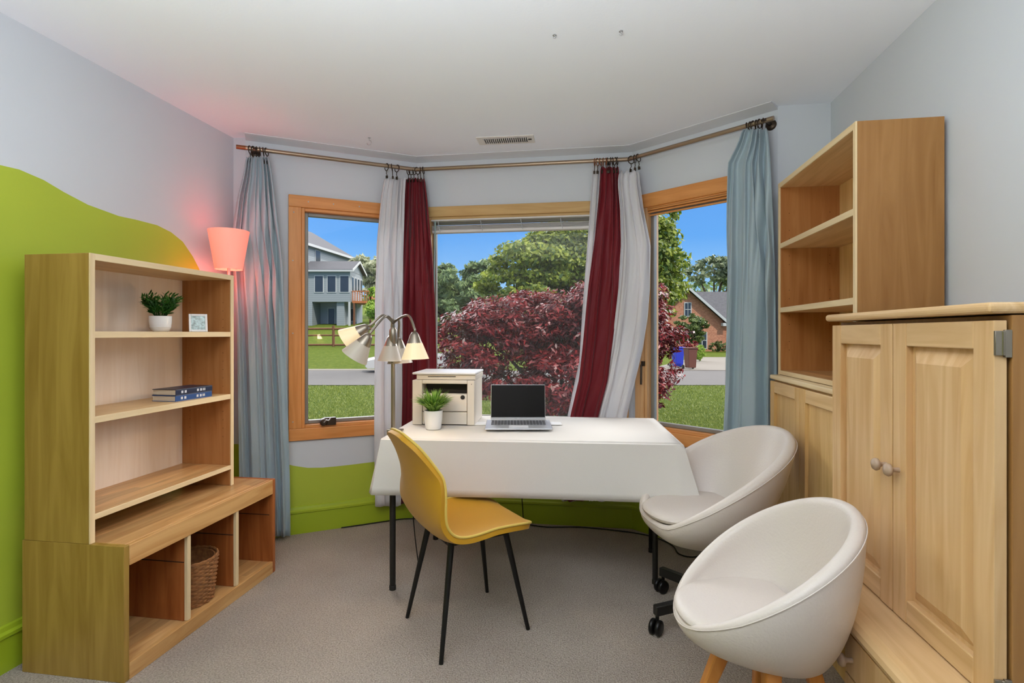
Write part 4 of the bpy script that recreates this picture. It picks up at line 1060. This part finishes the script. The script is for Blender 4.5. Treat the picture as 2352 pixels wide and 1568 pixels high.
def foliage(name, blobs, nleaf, size, mat, parent, seed, aspect=.45, flat=.0, clump=14):
    """leaf quads gathered in many small flattened sprays over the outside of ellipsoid blobs"""
    rg = np.random.default_rng(seed)
    bl0 = np.array(blobs); vol = (bl0[:, 3] * bl0[:, 4] * bl0[:, 5]) ** .67; nsub = int(clump * len(blobs) * 1.6)
    i0 = rg.choice(len(blobs), nsub, p=vol / vol.sum())
    d0 = rg.normal(size=(nsub, 3)); d0 /= np.linalg.norm(d0, axis=1)[:, None]
    rad = rg.uniform(.45, 1.05, nsub) ** .6
    sc = bl0[i0, :3] + d0 * bl0[i0, 3:6] * rad[:, None]
    sr = bl0[i0, 3:6].min(1) * rg.uniform(.22, .5, nsub)
    idx = rg.choice(nsub, nleaf, p=sr ** 2 / (sr ** 2).sum())
    d = rg.normal(size=(nleaf, 3)); d /= np.linalg.norm(d, axis=1)[:, None]
    d *= (rg.uniform(0, 1, nleaf) ** .4)[:, None]; up_ = d0[idx]
    c = sc[idx] + d * sr[idx][:, None] * np.array([1.15, 1.15, .55])
    nrm = up_ * .5 + d * .6 + rg.normal(size=(nleaf, 3)) * .55 + np.array([0, 0, flat]); nrm /= np.linalg.norm(nrm, axis=1)[:, None]
    t = np.cross(nrm, rg.normal(size=(nleaf, 3))); t /= np.linalg.norm(t, axis=1)[:, None]; s = np.cross(nrm, t)
    sz = size * rg.uniform(.55, 1.3, nleaf)[:, None]
    v = np.stack([c - t * sz, c - s * sz * aspect, c + t * sz, c + s * sz * aspect], 1).reshape(-1, 3)
    me = bpy.data.meshes.new(name); me.vertices.add(nleaf * 4); me.vertices.foreach_set('co', v.astype(np.float32).ravel())
    me.loops.add(nleaf * 4); me.loops.foreach_set('vertex_index', np.arange(nleaf * 4, dtype=np.int32))
    me.polygons.add(nleaf); me.polygons.foreach_set('loop_start', np.arange(0, nleaf * 4, 4, dtype=np.int32))
    me.update(calc_edges=True); me.materials.append(mat)
    o = bpy.data.objects.new(name, me); COL.objects.link(o)
    if parent: o.parent = parent
    return o
def pblobs(spec, foot):
    """spec rows px, py, depth, radius in px (h, v) -> ellipsoids relative to the foot"""
    out = []
    for px, py, D, rx, ry in spec:
        p = at_depth(px, py, D) - foot; out.append((p.x, p.y, p.z, rx * D / F, min(rx, ry * 1.4) * D / F, ry * D / F))
    return out
def tree(name, label, cat, px, D, spec, nleaf, size, mat, seed, group=None, trunk=.15, aspect=.45, flat=0, clump=14, limbs=5):
    f = at_depth(px, HY, D); f.z = terrain_z(f.x, f.y)
    t = thing(name, label, cat, tuple(f), 0, group)
    bs = pblobs(spec, f); foliage('foliage', bs, nleaf, size, mat, t, seed, aspect, flat, clump)
    top = max(bs, key=lambda q: q[2]); b = B()
    b.tube(catmull([(0, 0, -.1), (trunk * .5, 0, top[2] * .3), (top[0] * .4, top[1] * .4, top[2] * .65), (top[0], top[1], top[2])], 5), [trunk * (1 - .85 * i / 15) for i in range(16)], 8)
    rnd = random.Random(seed)
    for bb in sorted(bs, key=lambda q: -q[3])[:limbs]:
        h0 = Vector((0, 0, max(.2, bb[2] * .35))); b.tube(catmull([h0, Vector((bb[0] * .5, bb[1] * .5, bb[2] * .75)), Vector(bb[:3])], 4), [trunk * .5 * (1 - .08 * i) for i in range(9)], 6)
    b.build('trunk', M['bark'], t)
    return t
tree('maple_bush', 'large burgundy Japanese maple outside the middle and right windows', 'shrub', 1290, 7.2,
     [(1180, 740, 7.2, 120, 72), (1110, 770, 7.0, 92, 78), (1060, 800, 7.2, 56, 62), (1230, 690, 7.6, 60, 30), (1290, 760, 7.4, 130, 84), (1400, 740, 7.4, 120, 100), (1480, 760, 7.2, 72, 84), (1180, 860, 6.8, 130, 70), (1300, 880, 6.8, 140, 80), (1440, 880, 7.0, 92, 70), (1060, 870, 7.0, 56, 46), (1025, 775, 7.0, 40, 44), (1020, 840, 7.0, 36, 46), (1495, 700, 7.4, 40, 30), (1520, 830, 7.1, 46, 36), (1500, 915, 7.0, 44, 26), (1390, 680, 7.5, 60, 46)],
     70000, .041, M['maple_red'], 5, trunk=.08, aspect=.34, flat=.8, clump=26, limbs=12)
tree('shade_tree', 'big yellow-green tree behind the burgundy maple', 'tree', 1370, 16,
     [(1240, 610, 16, 110, 80), (1330, 590, 16.5, 110, 90), (1180, 640, 15.5, 80, 60), (1440, 610, 16, 110, 120), (1510, 620, 15.5, 60, 100), (1545, 570, 16, 40, 26), (1530, 500, 16, 30, 26), (1380, 500, 17, 90, 60), (1480, 690, 15, 70, 60), (1290, 690, 15, 120, 60), (1200, 700, 15, 70, 50), (1560, 590, 16, 26, 12)],
     80000, .082, M['tree_a'], 6, trunk=.3, aspect=.5, flat=.3, clump=22)
tree('shade_tree', 'bluish green tree seen left of the big yellow-green tree', 'tree', 1080, 30,
     [(1060, 660, 30, 70, 56), (1110, 650, 30, 50, 60), (1020, 680, 31, 50, 50), (1090, 720, 29, 80, 50), (1000, 720, 30, 60, 50), (960, 690, 30, 60, 60)], 26000, .15, M['tree_b'], 8, trunk=.3, clump=14)
tree('shade_tree', 'sparse grey-green tree rising behind the brick house roof', 'tree', 1640, 72,
     [(1600, 630, 72, 32, 26), (1640, 620, 72, 36, 30), (1668, 610, 72, 30, 34), (1700, 620, 72, 50, 40)], 2300, .42, M['tree_d'], 9, trunk=.35, clump=18, aspect=.5)
tree('shade_tree', 'pale flowering tree behind the grey house porch', 'tree', 850, 72,
     [(835, 615, 72, 30, 32), (862, 630, 72, 30, 50), (890, 640, 72, 50, 50)], 5000, .4, M['tree_c'], 10, trunk=.3, clump=12)
tree('garden_shrub', 'bright green shrub at the corner of the wooden deck', 'shrub', 862, 58,
     [(858, 690, 58, 14, 30), (870, 720, 58, 24, 30)], 1800, .3, M['lime'], 12, trunk=.1)
tree('garden_shrub', 'rounded dark shrub in front of the brick house', 'shrub', 1583, 46,
     [(1580, 745, 46, 38, 24), (1566, 765, 46, 24, 20), (1596, 770, 46, 24, 22), (1610, 745, 46, 18, 14)], 5200, .15, M['shrub'], 13, trunk=.12)
tree('garden_shrub', 'small red-leaved shrub above the brown bin', 'shrub', 1588, 36, [(1588, 795, 36, 16, 11), (1575, 800, 36, 14, 10)], 1300, .1, M['maple_red'], 14, trunk=.05)
tree('garden_shrub', 'bright spiky green plant beside the driveway', 'shrub', 1607, 37, [(1607, 808, 37, 10, 16), (1600, 815, 37, 8, 10)], 1200, .13, M['lime'], 15, trunk=.04, aspect=.2)
tree('garden_shrub', 'low clipped hedge against the brick house wall', 'shrub', 1650, 52, [(1642, 796, 51, 14, 9), (1658, 794, 51, 14, 11), (1680, 796, 51, 20, 10)], 1800, .12, M['shrub'], 16, trunk=.05)
tree('garden_shrub', 'yellow-green low plant under the maple beside the laptop', 'shrub', 1290, 8.6, [(1275, 940, 8.4, 26, 16), (1310, 950, 8.4, 26, 14)], 900, .05, M['lime'], 17, trunk=.02)
# distant wooded ridge
bl_ = []
for i in range(34):
    px = 640 + i * 34; D = 110 + 10 * math.sin(i * 1.7)
    p = at_depth(px, 722 - 22 * abs(math.sin(i * .9)) - (20 if px > 1500 else 0), D); bl_.append((p.x, p.y, p.z, 4.4, 4, 4.2)); bl_.append((p.x, p.y, p.z - 5, 4.6, 4, 4))
o = foliage('wooded_ridge', bl_, 16000, .75, M['tree_b'], None, 21); tag(o, 'distant dark green wooded ridge behind the houses', 'woods', None, 'stuff')

# grey two-storey house with porch, beyond the street
D0 = 60.0
hp = at_depth(712, HY, D0); hz = terrain_z(hp.x, hp.y)
def gz(py, D): return H + (HY - py) * D / F
hs = thing('grey_house', 'grey sided two-storey house with porch and wooden deck across the street', 'house', (hp.x, hp.y, hz), TH)
def hl_(px, py, D):                                           # house-local point (x right, y away, z up from the house ground)
    return Vector(((px - 712) / F * D + (712 - 1176) / F * (D - D0), D - D0, gz(py, D) - hz))
e0, e1 = hl_(700, 545, 62), hl_(806, 594, 74)
ez = hl_(712, 558, 62).z
d_ = (e1 - e0); d_.z = 0; L_ = d_.length; ang = math.atan2(d_.y, d_.x); back_ = Vector((-math.sin(ang), math.cos(ang), 0))
base_ = Vector((e0.x, e0.y, 0)); dn = d_.normalized()
ms = base_ - dn * 3; me_ = base_ + dn * L_
B().prism([ms, me_, me_ + back_ * 8, ms + back_ * 8], (0, 0, ez)).build('wall', M['siding'], hs)
ov = .45
r0 = ms - dn * ov - back_ * ov + Vector((0, 0, ez)); r1 = me_ + dn * ov - back_ * ov + Vector((0, 0, ez)); r2 = me_ + dn * ov + back_ * (8 + ov) + Vector((0, 0, ez)); r3 = ms - dn * ov + back_ * (8 + ov) + Vector((0, 0, ez))
rd0 = ms + back_ * 4 + Vector((0, 0, ez + 3.0)); rd1 = me_ - dn * 3.2 + back_ * 4 + Vector((0, 0, ez + 3.0))
b = B().add([r0, r1, r2, r3, rd0, rd1], [(0, 1, 5, 4), (1, 2, 5), (2, 3, 4, 5), (3, 0, 4), (0, 3, 2, 1)]); b.build('roof', M['shingle'], hs)
b = B().prism([r0, r1, r1 - Vector((0, 0, .3)), r0 - Vector((0, 0, .3))], -back_ * .1); b.build('fascia', M['ext_white'], hs)
pw = base_ + dn * 1.0 - back_ * .02
def hwin(p, dirv, out, w, h, z, parent, nm='window', pane='ext_dark', t=.1):
    b = B().prism([p + Vector((0, 0, z)), p + dirv * w + Vector((0, 0, z)), p + dirv * w + Vector((0, 0, z + h)), p + Vector((0, 0, z + h))], out * .06); f_ = b.build(nm, M['ext_white'], parent)
    q = p + dirv * t + out * .065; b = B().prism([q + Vector((0, 0, z + t)), q + dirv * (w - 2 * t) + Vector((0, 0, z + t)), q + dirv * (w - 2 * t) + Vector((0, 0, z + h - t)), q + Vector((0, 0, z + h - t))], out * .02); b.build('pane', M[pane], f_)
hwin(hl_(727, 0, 64.0) * Vector((1, 1, 0)) - back_ * .3 if False else base_ + dn * 2.3, dn, -back_, 1.3, 1.5, hl_(0, 598, 63).z, hs)
# porch block
pz0, pz1 = hl_(0, 693, D0).z, hl_(0, 622, D0).z
W_ = hl_(804, 0, D0).x; DP = 5.0
B().box(-.3, W_, 0, DP, pz0, pz1).build('porch_wall', M['siding'], hs)
X, Y, Z = Vector((1, 0, 0)), Vector((0, 1, 0)), Vector((0, 0, 1))
for p0_, p1_ in ((722, 744), (751, 773), (780, 803)):
    x0 = hl_(p0_, 0, D0).x; x1 = hl_(p1_, 0, D0).x; hwin(Vector((x0, 0, 0)), X, -Y, x1 - x0, 1.95, hl_(0, 672, D0).z, hs, 'porch_window')
rz_ = hl_(0, 603, D0).z
b = B(); o_ = .4
# porch roof: ridge parallel to the front with a gable facing right
A0, A1 = Vector((-.9, -o_, pz1)), Vector((W_ + o_, -o_, pz1)); C0, C1 = Vector((-.9, DP + o_, pz1)), Vector((W_ + o_, DP + o_, pz1)); R0_, R1_ = Vector((-.9, DP / 2, rz_ + .35)), Vector((W_ + o_, DP / 2, rz_ + .35))
b.prism([A0, R0_, C0, C0 + Z * .15, R0_ + Z * .15, A0 + Z * .15], A1 - A0); b.build('porch_roof', M['shingle'], hs)
b = B(); b.prism([A1 + Z * .16, R1_ + Z * .16, R1_ - Z * .1, A1 - Z * .12], X * .06); b.prism([C1 + Z * .16, R1_ + Z * .16, R1_ - Z * .1, C1 - Z * .12], X * .06); b.prism([A0 - Z * .12, A1 - Z * .12, A1 + Z * .08, A0 + Z * .08], -Y * .06)
b.build('fascia', M['ext_white'], hs)
b = B().prism([Vector((W_ - .02, 0, pz1)), Vector((W_ - .02, DP / 2, rz_ + .3)), Vector((W_ - .02, DP, pz1))], X * .05); b.build('gable', M['siding'], hs)
for k_ in range(4): hwin(Vector((W_, .4 + k_ * 1.15, 0)), Y, X, .8, 1.7, hl_(0, 668, D0).z, hs, 'porch_window')
# open lower level: posts, recessed wall, pale stone column
B().box(-.3, W_, 2.6, DP, 0, pz0).build('lower_wall', M['ext_pale'], hs)
B().box(-.3, .25, -.02, 2.6, 0, pz0).box(W_ - 1.6, W_ - .75, .3, 2.6, 0, pz0).build('lower_pier', M['siding'], hs)
B().box(W_ - .2, W_, 0, .2, 0, pz0).box(W_ - .2, W_, 4.6, 4.8, 0, pz0).build('porch_post', M['ext_white'], hs)
hwin(Vector((1.1, 2.6, 0)), X, -Y, .9, 2.1, .05, hs, 'patio_door', 'ext_dark'); hwin(Vector((W_ - .74, 2.55, 0)), X, -Y, .7, 1.6, .5, hs, 'lower_window', 'ext_dark')
# deck at the right of the porch
dx0, dx1 = W_ + .06, W_ + 2.3
dk = B().box(dx0, dx1, .6, 4.6, pz0 - .1, pz0 + .15).build('deck', M['deckwood'], hs)
b = B()
for i in range(9): x = lerp(dx0 + .05, dx1 - .05, i / 8); b.box(x - .04, x + .04, .6, .68, pz0 + .15, pz0 + 1.2)
b.box(dx0, dx1, .58, .7, pz0 + 1.2, pz0 + 1.3); b.box(dx1 - .1, dx1, .6, 4.6, pz0 + .15, pz0 + 1.3)
b.build('railing', M['deckwood'], dk)
b = B()
for x, y in ((dx0 + .2, .7), (dx1 - .2, .7), (dx1 - .2, 4.4)): b.box(x - .1, x + .1, y - .1, y + .1, 0, pz0 - .1)
b.build('deck_post', M['fence'], dk)

# split rail fence
fn = thing('rail_fence', 'brown split rail fence on the far lawn below the grey house', 'fence', tuple(at_depth(770, HY, 41) * Vector((1, 1, 0))))
fo = fn.location.copy()
def fpt(px, D=41.0):
    p = at_depth(px, HY, D); return Vector((p.x, p.y, terrain_z(p.x, p.y))) - fo
fpx = [640, 700, 766, 830, 895, 960, 1035]
for a_, c_ in zip(fpx, fpx[1:]):
    pa, pb = fpt(a_), fpt(c_)
    for hgt, hh in ((1.35, .16), (.85, .13), (.12, .15)):
        B().tube([pa + Z * hgt, pb + Z * (hgt + .02)], hh * .5, 8).build('rail', M['fence'], fn)
for a_ in fpx: B().tube([fpt(a_), fpt(a_) + Z * 1.6], .11, 8).build('post', M['fence'], fn)

# parked car, only its nose shows beside the white curtain
cp = at_depth(838, HY, 27.3); cr_ = thing('car', 'silver car nose on the street beside the white curtain', 'car', (cp.x, cp.y, terrain_z(cp.x, cp.y) + .02), TH + .25)
prof = [(.0, .30), (.02, .55), (.15, .70), (.95, .86), (1.55, 1.32), (2.9, 1.36), (3.6, .95), (4.2, .9), (4.3, .5), (4.2, .25), (.1, .22)]
rows = []
for yy, s_ in ((0, .86), (.12, .97), (.3, 1), (1.4, 1), (1.58, .97), (1.7, .86)): rows.append([Vector((2.1 + (x - 2.1) * s_ if False else x + (1 - s_) * .25 * (1 if x < 2 else -1), yy, .22 + (z - .22) * (s_ if z > .6 else 1))) for x, z in prof])
b = B().grid(rows); b.add(rows[0], [tuple(range(len(prof)))]); b.add(rows[-1], [tuple(range(len(prof)))[::-1]])
b.build('body', M['car'], cr_, .02)
for x in (.85, 3.4):
    for y in (-.01, 1.53): B().lathe([(.0, 0), (.2, 0), (.3, .02), (.31, .1), (.3, .17), (0, .18)], 24, 0, Matrix.Translation((x, y, .31)) @ Matrix.Rotation(-pi / 2, 4, 'X')).build('wheel', M['dark'], cr_)
for y in (.08, 1.32): B().box(-.015, .12, y, y + .3, .58, .70).build('headlight', M['ext_dark'], cr_, .02)
B().box(-.02, .03, .45, 1.25, .38, .52).build('grille', M['ext_dark'], cr_)
B().add([(1.0, .16, .89), (1.5, .22, 1.28), (1.5, 1.48, 1.28), (1.0, 1.54, .89)], [(0, 1, 2, 3)]).build('windscreen', M['ext_dark'], cr_, solid=.02)

# brick house at the right
D1 = 53.0
q = at_depth(1578, HY, D1); qz = terrain_z(q.x, q.y); bh = thing('brick_house', 'red brick house with white rake trim and grey roof, right window view', 'house', (q.x, q.y, qz), TH)
def bl2(px, py): return ((px - 1578) / F * D1, gz(py, D1) - qz)
ap = bl2(1578, 662); er = bl2(1664, 737); el = (-er[0] * 1.02, er[1])
x0, x1 = el[0] + .2, er[0] - .15
B().prism([Vector((x0, 0, 0)), Vector((x1, 0, 0)), Vector((x1, 0, er[1])), Vector((0, 0, ap[1] - .1)), Vector((x0, 0, er[1]))], Y * 7).build('gable_wall', M['brick'], bh)
b = B(); o_ = .55
for sx_, ex in ((1, er), (-1, el)):
    b.prism([Vector((0, -o_, ap[1])), Vector((ex[0] + sx_ * .25, -o_, ex[1] - .25)), Vector((ex[0] + sx_ * .25, -o_, ex[1] - .12)), Vector((0, -o_, ap[1] + .13))], Y * 8)
b.build('gable_roof', M['shingle'], bh)
b = B()
for sx_, ex in ((1, er), (-1, el)):
    b.prism([Vector((0, -o_ - .05, ap[1] - .16)), Vector((ex[0] + sx_ * .25, -o_ - .05, ex[1] - .42)), Vector((ex[0] + sx_ * .25, -o_ - .05, ex[1] - .1)), Vector((0, -o_ - .05, ap[1] + .14))], Y * .05)
b.box(er[0] - .35, er[0] + .3, -o_, .1, er[1] - .5, er[1] - .2); b.build('rake_trim', M['ext_white'], bh)
xm = er[0]; B().box(x1, x1 + 9, 1.2, 9, 0, er[1] - .2).build('main_wall', M['brick'], bh)
b = B().prism([Vector((1.6, .8, er[1] - .3)), Vector((1.6, 5.5, ap[1] + .1)), Vector((1.6, 10, er[1] - .3))], X * (x1 + 8)); b.build('main_roof', M['shingle'], bh)
w0 = bl2(1571, 727); w1 = bl2(1588, 694)
hwin(Vector((w0[0], 0, 0)), X, -Y, w1[0] - w0[0], w1[1] - w0[1], w0[1], bh, t=.09)
b = B().box(w0[0] + .1, w1[0] - .1, -.1, -.085, (w0[1] + w1[1]) / 2 - .03, (w0[1] + w1[1]) / 2 + .03).box((w0[0] + w1[0]) / 2 - .02, (w0[0] + w1[0]) / 2 + .02, -.1, -.085, w0[1] + .09, w1[1] - .09); b.build('window_bar', M['ext_white'], bh)
d0 = bl2(1600, 801); d1 = bl2(1624, 762); hwin(Vector((d0[0], 0, 0)), X, -Y, d1[0] - d0[0], d1[1] - max(.05, d0[1]), max(.05, d0[1]), bh, 'garden_window', t=.1)
b = B().box((d0[0] + d1[0]) / 2 - .04, (d0[0] + d1[0]) / 2 + .04, -.1, -.085, max(.1, d0[1]), d1[1] - .1); b.box(d0[0] + .1, d1[0] - .1, -.1, -.085, (d0[1] + d1[1]) / 2 - .03, (d0[1] + d1[1]) / 2 + .03); b.build('window_bar', M['ext_white'], bh)

def wheelie_bin(px, D, m, label, w=.55, h=1.15):
    p = at_depth(px, HY, D); t = thing('wheelie_bin', label, 'bin', (p.x, p.y, terrain_z(p.x, p.y) + .035), TH + .2)
    b = B(); a = w * .8 / 2; c = w / 2
    b.add([(-a, -a, .08), (a, -a, .08), (a, a, .08), (-a, a, .08), (-c, -c, h), (c, -c, h), (c, c * 1.2, h), (-c, c * 1.2, h)], [(0, 3, 2, 1), (0, 1, 5, 4), (1, 2, 6, 5), (2, 3, 7, 6), (3, 0, 4, 7), (4, 5, 6, 7)])
    b.build('bin_body', m, t, .03); B().box(-c - .03, c + .03, -c - .04, c * 1.25, h, h + .06).build('bin_lid', m, t, .02)
    for s_ in (-1, 1): B().lathe([(.0, 0), (.12, 0), (.12, .06), (0, .06)], 16, 0, Matrix.Translation((s_ * c - (.06 if s_ < 0 else 0) * 0, c, .12)) @ Matrix.Rotation(s_ * pi / 2, 4, 'Y')).build('wheel', M['dark'], t)
wheelie_bin(1586, 30.0, M['binbrown'], 'brown wheeled bin at the kerb by the driveway')
wheelie_bin(1557, 31.2, M['binblue'], 'blue wheeled bin half hidden behind the burgundy maple')
